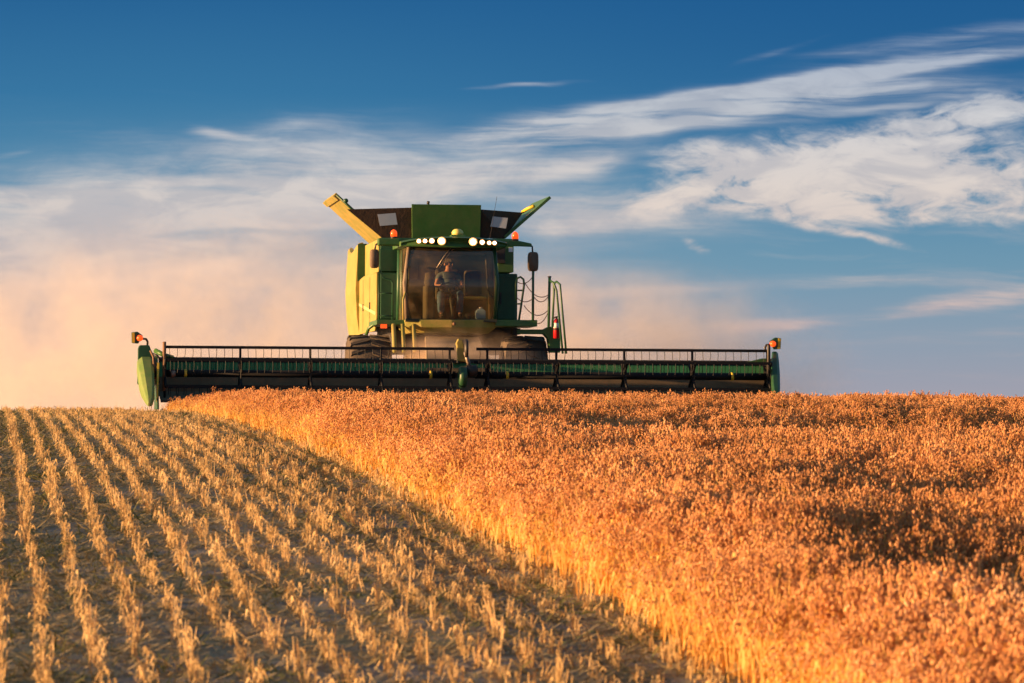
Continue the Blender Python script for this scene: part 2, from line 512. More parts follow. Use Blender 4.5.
M_stem = mat_plant('ripe_stem', [(0, (.66, .38, .09)), (.5, (.88, .58, .18)), (1, (.95, .72, .30))], .42)
M_head = mat_plant('ripe_seed_head', [(0, (.28, .12, .045)), (.35, (.58, .28, .11)), (.75, (.84, .46, .20)), (1, (.95, .70, .40))], .30)
M_stub = mat_plant('cut_straw', [(0, (.38, .25, .10)), (.5, (.66, .45, .20)), (1, (.88, .66, .36))], .35)
M_lit = mat_plant('loose_straw', [(0, (.20, .17, .08)), (.5, (.36, .28, .14)), (1, (.60, .45, .25))], .15)
M_weed = mat_plant('dull_green_weed', [(0, (.08, .10, .03)), (.6, (.16, .16, .05)), (1, (.24, .21, .08))], .25)


def crop_variant(i, edge=False):
    rnd = random.Random(100 + i)
    vs, fs, mi = [], [], []
    for k in range(15 if edge else 11):
        a = rnd.uniform(0, 6.28); rr = .14 * math.sqrt(rnd.random())
        h = rnd.uniform(.20, .42) if edge else rnd.uniform(.30, .44)
        la = rnd.uniform(0, 6.28); ll = rnd.uniform(.05, .32)
        ln = (math.cos(la) * ll, math.sin(la) * ll)
        tip = stalk(vs, fs, mi, (math.cos(a) * rr, math.sin(a) * rr, -.02), ln, h, .0042, rnd.uniform(0, 6), 0, rnd, seg=3)
        # side leaf
        for q in range(2):
            z = rnd.uniform(.08, .28); b = rnd.uniform(0, 6.28); L = rnd.uniform(.05, .11); o = len(vs)
            px, py = math.cos(a) * rr + ln[0] * z * z / h, math.sin(a) * rr + ln[1] * z * z / h
            dx, dy = math.cos(b), math.sin(b)
            vs += [(px, py, z), (px + dx * L * .5 - dy * .007, py + dy * L * .5 + dx * .007, z + .05), (px + dx * L, py + dy * L, z + rnd.uniform(-.04, .05)), (px + dx * L * .5 + dy * .007, py + dy * L * .5 - dx * .007, z + .05)]
            fs.append((o, o + 1, o + 2, o + 3)); mi.append(0)
        # nodding head of husks
        nh = rnd.randint(2, 6) if edge else rnd.randint(9, 14)
        dd = Vector((math.cos(la), math.sin(la), 0))
        for q in range(nh):
            t = q / nh
            c = tip + dd * (t * .045) + Vector((rnd.gauss(0, .014), rnd.gauss(0, .014), .012 - t * .06 + rnd.gauss(0, .012)))
            ax = Vector((rnd.gauss(0, .5), rnd.gauss(0, .5), -1)) + dd * .5
            octa(vs, fs, mi, c, ax, rnd.uniform(.010, .016), rnd.uniform(.006, .009), 1)
    return mesh_np('crop_tuft', vs, fs, [M_stem, M_head], mi)


def stub_variant(i):
    rnd = random.Random(300 + i)
    vs, fs, mi = [], [], []
    for k in range(rnd.randint(3, 6)):
        la = rnd.uniform(0, 6.28); ll = rnd.uniform(.0, .32)
        h = rnd.uniform(.05, .15)
        if rnd.random() < .07: h *= 1.5
        stalk(vs, fs, mi, (rnd.gauss(0, .009), rnd.gauss(0, .034), -.01), (math.cos(la) * ll, math.sin(la) * ll), h, rnd.uniform(.0030, .0052), rnd.uniform(0, 6), 0, rnd, seg=2)
    for k in range(3):      # torn leaf bases
        a = rnd.uniform(0, 6.28); L = rnd.uniform(.03, .09); z = rnd.uniform(.02, .09); o = len(vs); x, y = rnd.gauss(0, .015), rnd.gauss(0, .03)
        dx, dy = math.cos(a), math.sin(a)
        vs += [(x, y, z), (x + dx * L * .5 - dy * .008, y + dy * L * .5 + dx * .008, z + .03), (x + dx * L, y + dy * L, z - .01), (x + dx * L * .5 + dy * .008, y + dy * L * .5 - dx * .008, z + .03)]
        fs.append((o, o + 1, o + 2, o + 3)); mi.append(0)
    return mesh_np('stubble_tuft', vs, fs, [M_stub], mi)


def litter_variant(i, m):
    rnd = random.Random(500 + i)
    vs, fs, mi = [], [], []
    for k in range(14):
        a = rnd.uniform(0, 6.28); L = rnd.uniform(.03, .12); x, y = rnd.gauss(0, .08), rnd.gauss(0, .08); z = rnd.uniform(.0, .02); t = rnd.uniform(-.25, .5)
        d = Vector((math.cos(a), math.sin(a), t)) * L; w = Vector((-math.sin(a), math.cos(a), .3)) * rnd.uniform(.003, .006); o = len(vs)
        p = Vector((x, y, z))
        vs += [tuple(p - w), tuple(p + w), tuple(p + d + w * .6), tuple(p + d - w * .6)]
        fs.append((o, o + 1, o + 2, o + 3)); mi.append(0)
    return mesh_np('litter_tuft', vs, fs, [m], mi)


def scatter(name, variants, pts, rots, scl, label, cat, idx=None):
    col = bpy.data.collections.new(name + '_variants')
    for k, me in enumerate(variants):
        o = bpy.data.objects.new('%s_%02d' % (me.name, k), me); col.objects.link(o)
    me = bpy.data.meshes.new(name)
    me.from_pydata(pts.tolist(), [], [])
    n = len(pts)
    a = me.attributes.new('idx', 'INT', 'POINT'); a.data.foreach_set('value', (rng.integers(0, len(variants), n) if idx is None else idx).astype(np.int32))
    a = me.attributes.new('rot', 'FLOAT_VECTOR', 'POINT'); a.data.foreach_set('vector', rots.astype(np.float32).ravel())
    a = me.attributes.new('scl', 'FLOAT_VECTOR', 'POINT'); a.data.foreach_set('vector', scl.astype(np.float32).ravel())
    o = bpy.data.objects.new(name, me); COL.objects.link(o)
    ng = bpy.data.node_groups.new(name + '_nodes', 'GeometryNodeTree')
    ng.interface.new_socket('Geometry', in_out='INPUT', socket_type='NodeSocketGeometry')
    ng.interface.new_socket('Geometry', in_out='OUTPUT', socket_type='NodeSocketGeometry')
    gi = ng.nodes.new('NodeGroupInput'); go = ng.nodes.new('NodeGroupOutput')
    ip = ng.nodes.new('GeometryNodeInstanceOnPoints'); ci = ng.nodes.new('GeometryNodeCollectionInfo')
    ci.inputs['Collection'].default_value = col
    ci.inputs['Separate Children'].default_value = True
    ci.inputs['Reset Children'].default_value = True
    ip.inputs['Pick Instance'].default_value = True
    def attr(nm, ty, sock):
        q = ng.nodes.new('GeometryNodeInputNamedAttribute'); q.data_type = ty; q.inputs[0].default_value = nm
        ng.links.new([s for s in q.outputs if s.enabled and s.name == 'Attribute'][0], sock)
    attr('idx', 'INT', ip.inputs['Instance Index'])
    attr('rot', 'FLOAT_VECTOR', ip.inputs['Rotation'])
    attr('scl', 'FLOAT_VECTOR', ip.inputs['Scale'])
    ng.links.new(gi.outputs[0], ip.inputs['Points']); ng.links.new(ci.outputs[0], ip.inputs['Instance'])
    ng.links.new(ip.outputs[0], go.inputs[0])
    md = o.modifiers.new('scatter', 'NODES'); md.node_group = ng
    tag(o, label, cat, kind='stuff')
    return o


def world_pts(u, d, dz=0.0):
    return np.stack([u - ROWK * d, d, ground_z(u, d) + dz], -1)


# standing crop: only where some of it could be seen, and a strip beside that
def crop_points():
    out = []
    for d0 in np.arange(17, 97, 1.0):
        e = float(edge_u(d0))
        u1 = (1100 + 10) * (d0 + 1) / F + 1.2
        dens = 52 if d0 < 40 else (44 if d0 < 60 else 34)
        n = int((u1 - e) * dens)
        u = e + (u1 - e) * rng.random(n); d = d0 + rng.random(n)
        e_ = edge_u(d)
        k = u > e_
        # thin the edge a little so it is ragged
        k &= ~((u - e_ < .10) & (rng.random(n) < .35))
        # the combine has cut everything behind its knife
        lx = (u - 9.16) ; k &= ~((d > 84.55 + (u - 9.0) * .12) & (u < 15.4))
        out.append(np.stack([u[k], d[k]], -1))
    # a few tall leaning tufts at the very edge
    return np.concatenate(out)


cp = crop_points()
n = len(cp)
hn = .07 * np.sin(cp[:, 0] * 1.7 + cp[:, 1] * .9) + .06 * np.sin(cp[:, 0] * 5.1 - cp[:, 1] * 2.3 + 2 * np.sin(cp[:, 1] * .7)) + .07 * np.sin(cp[:, 0] * 3.3 + cp[:, 1] * 3.9 + 2 * np.sin(cp[:, 0] * 1.3)) + rng.normal(0, .09, n)
hs = np.interp(cp[:, 1], [20, 45, 70, 85], [1.25, 1.1, .88, .65]) * (1 + hn)
hs *= np.interp(cp[:, 0] - edge_u(cp[:, 1]), [0, .25, .9], [.74, .92, 1.06])
rots = np.stack([rng.normal(0, .10, n), rng.normal(0, .10, n), rng.random(n) * 6.28], -1)
ce = cp[:, 0] - edge_u(cp[:, 1])
isedge = (ce < .10 + .45 * rng.random(n))
cidx = np.where(isedge, rng.integers(14, 22, n), rng.integers(0, 14, n))
scatter('oat_crop', [crop_variant(i) for i in range(14)] + [crop_variant(50 + i, True) for i in range(8)], world_pts(cp[:, 0], cp[:, 1]), rots,
        np.stack([np.full(n, 1.05), np.full(n, 1.05), hs], -1), 'standing ripe orange grain crop covering the right of the field', 'grain crop', cidx)

# stubble rows
PITCH = .254
su, sd = [], []
for k in range(-26, 15):
    d = 15.0
    ph = random.uniform(0, 9)
    while d < 99:
        d += random.uniform(.07, .19)
        u = k * PITCH + .04 + .018 * math.sin(d * .7 + ph) + .012 * math.sin(d * 3.7 + ph) + random.gauss(0, .010)
        if u > float(edge_u(d)) - .02: continue
        if math.sin(d * 4.3 + ph) + math.sin(d * 9.7 + 2 * ph) + .5 * math.sin(d * 1.1 + 3 * ph) < -.75 + random.gauss(0, .3): continue
        su.append(u); sd.append(d)
# the swath already cut behind the machine
for k in range(15, 60):
    d = 88.0
    while d < 97:
        d += random.uniform(.07, .14)
        su.append(k * PITCH + .04 + random.gauss(0, .02)); sd.append(d)
su = np.array(su); sd = np.array(sd); n = len(su)
hs = np.interp(sd, [40, 85], [1.0, .62]) * np.clip(1.0 + .28 * np.sin(su * 11.3 + sd * 4.1) + rng.normal(0, .28, n), .35, 2.0)
e_ = edge_u(sd)
hs *= np.where((su > e_ - .85) & (su < e_ - .25), .72, 1.0)
rots = np.stack([rng.normal(0, .13, n), rng.normal(0, .13, n), rng.random(n) * 6.28 * 0 + rng.choice([0, math.pi], n) + .12 + rng.normal(0, .3, n)], -1)
scatter('stubble', [stub_variant(i) for i in range(16)], world_pts(su, sd), rots,
        np.stack([np.ones(n), np.ones(n), hs], -1), 'rows of short cut straw stubble running up the left of the field', 'stubble')

# loose straw and low weeds between the rows
n = 24000
u = rng.uniform(-4.5, 3.9, n); d = 17 + 73 * rng.random(n) ** 1.2
rots = np.stack([rng.normal(0, .1, n), rng.normal(0, .1, n), rng.random(n) * 6.28], -1)
s = rng.uniform(.6, 1.3, n)
scatter('loose_straw', [litter_variant(i, M_lit) for i in range(10)], world_pts(u, d), rots, np.stack([s, s, s], -1),
        'loose straw and chaff lying between the stubble rows', 'straw')
n = 9000
u = rng.uniform(-4.5, 3.9, n); d = 17 + 60 * rng.random(n) ** 1.2
k = (np.sin(u * 1.9 + 1) + np.sin(d * .9 + u) + rng.normal(0, .8, n)) > .3
u = u[k]; d = d[k]; n = len(u)
rots = np.stack([rng.normal(0, .2, n), rng.normal(0, .2, n), rng.random(n) * 6.28], -1)
s = rng.uniform(.5, 1.0, n)
scatter('low_weeds', [litter_variant(40 + i, M_weed) for i in range(8)], world_pts(u, d), rots, np.stack([s, s, s * 1.8], -1),
        'dull green low weeds scattered between the stubble rows', 'weeds')

# ------------------------------------------------------------------ the combine harvester
YH, ZH = 85.0, .42
TH = R(6.8)
CX, SX = math.cos(TH), math.sin(TH)
X0 = (459 - 512) / F * YH


def lx_(px, ly):
    k = (px - 512) / F
    return (k * (YH + ly * CX) + ly * SX - X0) / (CX - k * SX)


def at(px, ly, py):
    """measured picture position at a known distance behind the reel axis -> point in the machine's own axes"""
    lx = lx_(px, ly)
    Y = YH + lx * SX + ly * CX
    return Vector((lx, ly, (EYE - py) * Y / F - ZH))


def blk(mb, px0, px1, py0, py1, ly0, ly1):
    a = at(px0, ly0, py0); b = at(px1, ly0, py1)
    m_ = at((px0 + px1) / 2, ly0, py0); q = at((px0 + px1) / 2, ly0, py1)
    return mb.box(a.x, b.x, ly0, ly1, m_.z, q.z)


comb = bpy.data.objects.new('combine_harvester', None); COL.objects.link(comb)
comb.location = (X0, YH, ZH); comb.rotation_euler = (0, .0045, TH)
tag(comb, 'large green combine harvester with a wide black reel, cutting over the crest of the field', 'combine harvester')


def part(name, mb, m, parent=comb, bevel=0.0, label=None):
    return mb.build(name, m, parent, bevel, label)


# ---- main body
body = part('body', blk(MB(), 379, 513, 238, 272, 4.9, 9.2), 'green_shaded', bevel=.03)
mb = MB()
blk(mb, 378, 517, 273, 322, 4.62, 9.0)
low = part('lower_body', mb, 'green_shaded', bevel=.03)
# dusty side panels with sun glare in their colour, on the sunward flank (5 mm proud)
xs_ = lx_(379, 4.9)
a = at(379, 4.9, 238); b = at(379, 4.9, 272)
part('upper_side_panel', MB().box(xs_ - .03, xs_ - .004, 4.95, 8.12, b.z, a.z - .02), 'green_dusty_sunlit', bevel=.012, label='sunlit dusty upper side panel')
xs2 = lx_(378, 4.62)
z0, z1 = at(378, 4.62, 330).z, at(378, 4.62, 273).z
sp = MB()
# lower side panel with a wheel arch cut out of its lower front corner
prof = [(4.60, z1), (4.60, z0 + .50), (4.62, z0 + .22), (4.75, z0 + .10), (4.95, z0 - .02), (8.6, z0 - .02), (8.6, z1 - .05), (7.2, z1 + .02)]
sk = lambda y: (lx_(359.5, 8.5) - xs2) * (y - 4.6) / 3.9
sp.prism([(xs2 - .05 + sk(y), y, z) for y, z in prof], (.045, 0, 0))
part('lower_side_panel', sp, 'green_dusty_sunlit', bevel=.012, label='sunlit dusty lower side panel')
def flank(y, z): return (xs2 - .052 + sk(y), y, z)
part('side_stripe', MB().prism([flank(4.7, z0 + .30), flank(8.55, z0 + .62), flank(8.55, z0 + .68), flank(4.7, z0 + .37)], (-.004, 0, 0)), 'cream')
for y in (5.9, 7.3):
    part('panel_seam', MB().prism([flank(y, z0), flank(y + .025, z0), flank(y + .025, z1 - .05), flank(y, z1 - .05)], (-.003, 0, 0)), 'black')
for y in (5.8, 7.2):
    part('latch', MB().prism([flank(y, z0 + .45), flank(y + .06, z0 + .45), flank(y + .06, z0 + .60), flank(y, z0 + .60)], (-.02, 0, 0)), 'black')
# rear shroud, rounded, standing a little outside, with a dipping top edge
xr = lx_(357, 8.15)
def shroud(y, zt, bul, inn=.12):
    zb = z0 - .05
    return [(xr - bul + .04, y, zb), (xr - bul - .02, y, zb + .4), (xr - bul - .05, y, (zb + zt) / 2), (xr - bul, y, zt - .05), (xr - bul + .03, y, zt), (xr + inn, y, zt + .01), (xr + inn, y, zb)]
prs = [(8.15, at(360, 8.15, 243).z, 0), (8.6, at(358, 8.6, 246).z, .02), (9.1, at(356, 9.1, 250.5).z, .03), (9.7, at(353, 9.7, 253).z, .03), (10.3, at(350, 10.3, 252.5).z, .02), (10.8, at(347, 10.8, 249).z, .0), (11.1, at(347, 11.1, 248).z, -.05)]
rs = MB().loft([shroud(*q) for q in prs]); part('rear_shroud', rs, 'green_dusty_sunlit', bevel=.01, label='rounded sunlit rear shroud with a dipping top edge')
rs = MB().box(xr + .0, xs_ + .02, 8.125, 8.148, z1 - .05, prs[0][1] - .02); part('shroud_front', rs, 'green_shaded')  # separate dark sheet, paints the shade on the shroud's front face
xq = lx_(517, 4.62)
part('rear_hood', MB().box(xr + .125, xq - .2, 9.21, 11.0, z0 + .1, at(440, 9, 250).z), 'green_shaded', bevel=.05)
# creases on the fronts
blk(mb := MB(), 379, 408, 249, 271.5, 4.86, 4.898); part('front_panel', mb, 'green_shaded', bevel=.01)
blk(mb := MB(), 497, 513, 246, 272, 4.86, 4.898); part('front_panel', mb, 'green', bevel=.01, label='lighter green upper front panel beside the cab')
blk(mb := MB(), 380, 407, 274, 319, 4.56, 4.615); part('front_panel', mb, 'green_shaded', bevel=.01)
dr = part('service_door', blk(MB(), 497, 515, 276, 319, 4.56, 4.615), 'green_shaded', bevel=.012)
part('door_handle', blk(MB(), 499.5, 501, 292, 304, 4.52, 4.558), 'black', dr)
part('radiator_box', blk(MB(), 495.5, 504.5, 247, 263, 4.80, 4.857), 'black', bevel=.01)
part('decal', blk(MB(), 508, 512, 247, 251.5, 4.84, 4.858), 'white')
# bottom frames
part('chassis', blk(MB(), 392, 517, 322.5, 352, 4.9, 8.5), 'black')
part('front_axle', MB().lathe((lx_(446, 4.0), 4.05, .68), (1, 0, 0), [(-1.5, .13), (1.5, .13)], 12), 'black')
part('front_sill', blk(MB(), 376, 409, 320, 325, 3.1, 4.9), 'green', bevel=.015)
ml = part('side_marker_light', blk(MB(), 380.5, 386.5, 324.5, 328.5, 3.04, 3.09), 'orange_lit')
# wheel arch lip
ar = MB(); c0 = at(379, 3.8, 338)
ar.tube([at(366, 4.3, 335), at(368, 4.2, 329), at(373, 4.1, 325), at(381, 4.0, 322.5), at(392, 4.0, 321.5)], .035, 8)
part('wheel_arch', ar, 'green')
# struts and hydraulic brackets under the cab
for px in (393, 402, 413):
    q = MB(); q.tube([at(px, 3.0, 325), at(px + 1.5, 2.6, 352)], .045, 8); part('strut', q, 'green_dusty_sunlit')

# ---- wheels
def wheel(cx, cy, r, w):
    e = bpy.data.objects.new('wheel', None); COL.objects.link(e); e.parent = comb; e.location = (cx, cy, 0)
    top = at(368, 4.0 - .5, 333.5).z; gr = float(ground_z(9.2, 88.9)) - ZH - .02
    r = (top - gr) / 2; zc = gr + r
    e.location.z = zc
    ty = MB().lathe((0, 0, 0), (1, 0, 0), [(-w / 2 + .06, r * .55), (-w / 2, r * .72), (-w / 2 + .02, r * .90), (-w / 2 + .09, r * .955), (w / 2 - .09, r * .955), (w / 2 - .02, r * .90), (w / 2, r * .72), (w / 2 - .06, r * .55)], 48)
    nl = 22
    for i in range(nl):
        for s_ in (-1, 1):
            t0 = 2 * math.pi * (i + (.5 if s_ > 0 else 0)) / nl
            t1 = t0 + .16
            def pt(t, rr, x): return Vector((x, math.cos(t) * rr, math.sin(t) * rr))
            A = [pt(t0, r * .93, s_ * .02), pt(t0 + .10, r * .93, s_ * .02), pt(t1 + .10, r * .93, s_ * (w / 2 - .01)), pt(t1, r * .93, s_ * (w / 2 - .01))]
            B = [pt(t0 + .01, r, s_ * .02), pt(t0 + .085, r, s_ * .02), pt(t1 + .085, r * .985, s_ * (w / 2 - .03)), pt(t1 + .01, r * .985, s_ * (w / 2 - .03))]
            A = [p * .985 for p in A]; B = [p * .985 for p in B]; ty.loft([A, B])
    part('tyre', ty, 'rubber', e)
    rm = MB().lathe((0, 0, 0), (1, 0, 0), [(-w / 2 + .08, r * .56), (-w / 2 + .14, r * .52), (-w / 2 + .20, r * .2), (-w / 2 + .12, r * .18), (-w / 2 + .12, .01), (w / 2 - .12, .01), (w / 2 - .12, r * .18), (w / 2 - .2, r * .2), (w / 2 - .14, r * .52), (w / 2 - .08, r * .56)], 32)
    part('rim', rm, 'yellow', e)


wheel(lx_(368, 4.0), 4.0, .92, .88)
wheel(lx_(523, 4.0), 4.0, .92, .88)
def rear_wheel(cx):
    e = bpy.data.objects.new('wheel', None); COL.objects.link(e); e.parent = comb
    r = .55; zc = float(ground_z(9.2, 94.5)) - ZH + r
    e.location = (cx, 9.9, zc)
    part('tyre', MB().lathe((0, 0, 0), (1, 0, 0), [(-.2, .3), (-.25, .42), (-.2, r), (.2, r), (.25, .42), (.2, .3)], 32), 'rubber', e)
    part('rim', MB().lathe((0, 0, 0), (1, 0, 0), [(-.15, .3), (-.1, .05), (.1, .05), (.15, .3)], 24), 'yellow', e)
rear_wheel(lx_(446, 4) - 1.1); rear_wheel(lx_(446, 4) + 1.1)
part('rear_axle', MB().tube([(lx_(446, 4) - 1.1, 9.9, .14), (lx_(446, 4) + 1.1, 9.9, .14)], .08), 'black')
part('axle_mount', MB().box(lx_(446, 4) - .3, lx_(446, 4) + .3, 9.7, 10.1, .14, z0 + .2), 'black')

# ---- grain tank extensions
def slab(p, th, m, name, parent=comb, label=None, bevel=.006):
    p = [Vector(q) for q in p]; nrm = (p[1] - p[0]).cross(p[3] - p[0]).normalized()
    return part(name, MB().prism(p, nrm * th), m, parent, bevel, label)

ff = slab([at(411, 5.05, 238), at(479, 5.05, 238), at(480, 4.92, 204.5), at(410.5, 4.92, 204)], .05, 'green', 'tank_flap', label='upright front tank flap')
part('latch', MB().tube([at(427, 4.92, 204), at(427.5, 4.92, 201)], .03, 8), 'black', ff)
# left flap leans outwards, outer face to the sun
A = at(380.5, 5.05, 238); B = at(333, 5.05, 195)
dv = B - A
# back edge 2.6 m further along the tank
off = Vector((0, 2.9, 0))
lf = slab([A, A + off, A + off + dv * 1.0, B], .06, 'green_dusty_sunlit', 'tank_flap', label='open side tank flap, outer face lit by the sun')
e0 = A + dv * .90; e1 = A + dv * 1.0
n_ = Vector((dv.z, 0, -dv.x)).normalized()
part('end_cap', MB().prism([e0 - n_ * .012, e1 - n_ * .012, e1 + off - n_ * .012, e0 + off - n_ * .012], -n_ * .02), 'green_dusty_sunlit', lf)
g_ = MB(); g_.tube([A + dv * .30 + n_ * .02, A + dv * .97 + n_ * .03], .02, 6); part('seal_strip', g_, 'green_shaded', lf)
q = A + dv * .80; part('latch', MB().lathe(q + n_ * .07, (0, 1, 0), [(-.04, .05), (.1, .05)], 10), 'green_shaded', lf)
# right flap
A2 = at(505, 5.05, 238); B2 = at(550.5, 5.05, 197.5)
dv2 = B2 - A2
rf = slab([A2, B2, A2 + off + dv2, A2 + off], .06, 'green', 'tank_flap', label='open side tank flap, dark inside')
ys = MB(); ys.tube([at(521.5, 5.9, 211.5), at(526, 5.7, 208.5), at(533, 5.5, 205.5)], .035, 6); part('yellow_edge', ys, 'yellow', rf)
# rear flap closing the back
slab([A + off + Vector((.05, 0, 0)), A2 + off + Vector((-.05, 0, 0)), A2 + off + Vector((-.2, .25, .66)), A + off + Vector((.2, .25, .66))], .04, 'fabric', 'tank_flap', label='brown rear tank flap')
# fabric corner gussets with panes coloured like the sky behind
def gusset(pts, win):
    g = slab(pts, .012, 'fabric', 'corner_gusset', bevel=0)
    slab(win, .01, 'pane', 'window', g, bevel=0)
gusset([at(381, 5.06, 238), at(411, 5.07, 238), at(411, 5.0, 207.5), at(346, 5.0, 209.5)],
       [at(379, 4.99, 226), at(396.5, 4.99, 224.5), at(394.5, 4.955, 213), at(376.5, 4.955, 214.5)])
gusset([at(479, 5.07, 238), at(504, 5.06, 238), at(522, 5.7, 212), at(479.5, 5.0, 209)],
       [at(489.5, 4.99, 226), at(505, 4.99, 228), at(507, 4.955, 217.5), at(492, 4.955, 216)])
# left folded crumbs at gusset edge
part('antenna', MB().tube([at(489, 4.4, 238), at(496, 4.4, 196)], .004, 5), 'black')

# ---- cab
cab = bpy.data.objects.new('cab', None); COL.objects.link(cab); cab.parent = comb
cab.location = (0, 0, 0)
cf, cb_ = 3.0, 4.55
xl, xr_ = lx_(405, cf), lx_(496, cf)
zt, zb = at(450, cf, 247).z, at(450, cf, 319).z
def pil(pts, r, m='pillar'): return part('pillar', MB().tube(pts, r, 8), m, cab)
bow = .10
pil([(xl + .03, cf + .02, zb), (xl - .02, cf - .02, (zb + zt) / 2), (xl + .07, cf, zt)], .045)
pil([(xr_ - .03, cf + .02, zb), (xr_ + .01, cf - .02, (zb + zt) / 2), (xr_ - .05, cf, zt)], .04, 'green_shaded')
pil([(xl + .0, cb_, zb), (xl + .02, cb_, zt)], .05, 'green_shaded')
pil([(xr_, cb_, zb), (xr_ - .02, cb_, zt)], .05, 'green_shaded')
# curved windscreen
gs = MB(); secs = []; nx, nz = 12, 8
vs, fs = [], []
for i in range(nz + 1):
    z = zb + (zt - zb) * i / nz
    for j in range(nx + 1):
        t = j / nx
        vs.append((xl + .04 + (xr_ - xl - .08) * t, cf - bow * (1 - (2 * t - 1) ** 2) - .06 * math.sin(math.pi * i / nz), z))
for i in range(nz):
    for j in range(nx):
        k = i * (nx + 1) + j; fs.append((k, k + 1, k + nx + 2, k + nx + 1))
gs.add(vs, fs, True)
ws = part('windscreen', gs, 'glass', cab)
part('wiper', MB().tube([at(436, 2.82, 268), at(443, 2.80, 257), at(450, 2.82, 248)], .012, 6), 'steel', cab)
part('wiper', MB().tube([at(438.5, 2.82, 268), at(446, 2.80, 257), at(453, 2.82, 248)], .010, 6), 'steel', cab)
gl_ = MB(); gl_.add([(xl, cf + .05, zb), (xl, cb_ - .05, zb), (xl + .02, cb_ - .05, zt), (xl + .03, cf + .05, zt)], [(0, 1, 2, 3)]); part('side_window', gl_, 'glass', cab)
gl_ = MB(); gl_.add([(xr_, cf + .05, zb), (xr_, cb_ - .05, zb), (xr_ - .02, cb_ - .05, zt), (xr_ - .03, cf + .05, zt)], [(0, 1, 2, 3)]); part('side_window', gl_, 'glass', cab)
part('cab_floor', MB().box(xl, xr_, cf - .08, cb_, zb - .06, zb), 'trim', cab)
part('rear_wall', MB().box(xl + .02, xr_ - .02, cb_ - .06, cb_ - .01, zb, zt), 'trim', cab)
# tan headliner edge and pillar trims inside
part('headliner', MB().box(xl + .08, xr_ - .08, cf + .05, cb_ - .08, zt - .10, zt - .03), 'trim', cab)
tp = MB(); tp.prism([at(485, 3.5, 252), at(492, 3.5, 250), at(494, 3.5, 300), at(488, 3.5, 290)], (0, .25, 0)); part('door_trim', tp, 'seat', cab, .02)
# apron under the windscreen
ap = MB()
s1_ = [Vector((xl - .02, cf + .05, zb - .02)), Vector((xl + .3, cf - .10, zb - .02)), Vector(((xl + xr_) / 2, cf - .16, zb - .02)), Vector((xr_ - .3, cf - .10, zb - .02)), Vector((xr_ + .02, cf + .05, zb - .02)), Vector((xr_ + .02, cb_, zb - .02)), Vector((xl - .02, cb_, zb - .02))]
cxm = (xl + xr_) / 2
sx2 = [Vector(((p.x - cxm) * .97 + cxm, p.y + .03, zb - .17)) for p in s1_]
sx3 = [Vector(((p.x - cxm) * .84 + cxm, p.y + .18, zb - .28)) for p in s1_]
ap.loft([s1_, sx2, sx3]); apn = part('apron', ap, 'green_dusty_sunlit', cab, .01)
part('badge', MB().lathe((cxm + .05, cf - .15, zb - .10), (0, -1, 0), [(0, .035), (.02, .03)], 12), 'rust', cab)
# roof
rf_ = MB(); secs = []
xa, xb = lx_(400, 2.8), lx_(507, 2.8)
zr0, zr1 = at(450, 2.8, 247.5).z, at(450, 2.8, 236.5).z
def rsec(y, ins, zlo, zhi, nn=14):
    pts = []
    for i in range(nn + 1):
        t = i / nn; x = xa + ins + (xb - xa - 2 * ins) * t
        pts.append((x, y - .18 * (1 - (2 * t - 1) ** 2), zhi - .10 * abs(2 * t - 1) ** 2.5 * (zhi - zlo > .05)))
    for i in range(nn, -1, -1):
        t = i / nn; x = xa + ins + (xb - xa - 2 * ins) * t
        pts.append((x, y - .18 * (1 - (2 * t - 1) ** 2), zlo + .02 * abs(2 * t - 1)))
    return pts
rf_.loft([rsec(2.84, .04, zr0 + .03, zr1 - .05), rsec(2.80, .0, zr0, zr1 - .03), rsec(3.0, 0, zr0, zr1 + .005), rsec(4.6, .0, zr0, zr1 + .01), rsec(4.75, .05, zr0 + .03, zr1 - .04)])
part('roof', rf_, 'green', cab, .012)
# lamps in the roof front
for px, py, r in ((418, 241.2, .042), (424.2, 241, .042), (431, 240.8, .05), (440.8, 241, .075), (472.2, 241.6, .075), (481.3, 242, .05), (488.3, 242.6, .042), (493.6, 242.8, .042)):
    t = (px - 400) / 107.
    yy = 2.80 - .18 * (1 - (2 * t - 1) ** 2) - .025
    p = at(px, yy, py)
    h = part('headlight', MB().lathe(p + Vector((0, .05, 0)), (0, -1, 0), [(0, r * 1.12), (.07, r * 1.15), (.072, r * .9)], 16), 'lamp_body', cab)
    part('reflector_or_halo', MB().lathe(p + Vector((0, -.022, 0)), (0, -1, 0), [(0, r * 1.12), (.008, r * 1.0), (.009, r * .78)], 16), 'reflector_or_halo', h)  # added ring, its glow draws the lamp's halo
    pr = MB(); pr.lathe(p + Vector((0, -.024, 0)), (0, -1, 0), [(0, r * .78), (.012, r * .66), (.018, r * .3)], 16)
    lens = part('lens', pr, 'lamp', h)
# receiver dome
p = at(457, 3.0, 237)
part('receiver_mount', MB().box(p.x - .15, p.x + .15, 2.9, 3.2, p.z - .05, p.z + .045), 'green', cab, .02)
part('receiver_dome', MB().lathe((p.x, 3.05, p.z + .045), (0, 0, 1), [(0, .115), (.05, .12), (.09, .10), (.12, .06), (.125, .01)], 20), 'dome', cab)
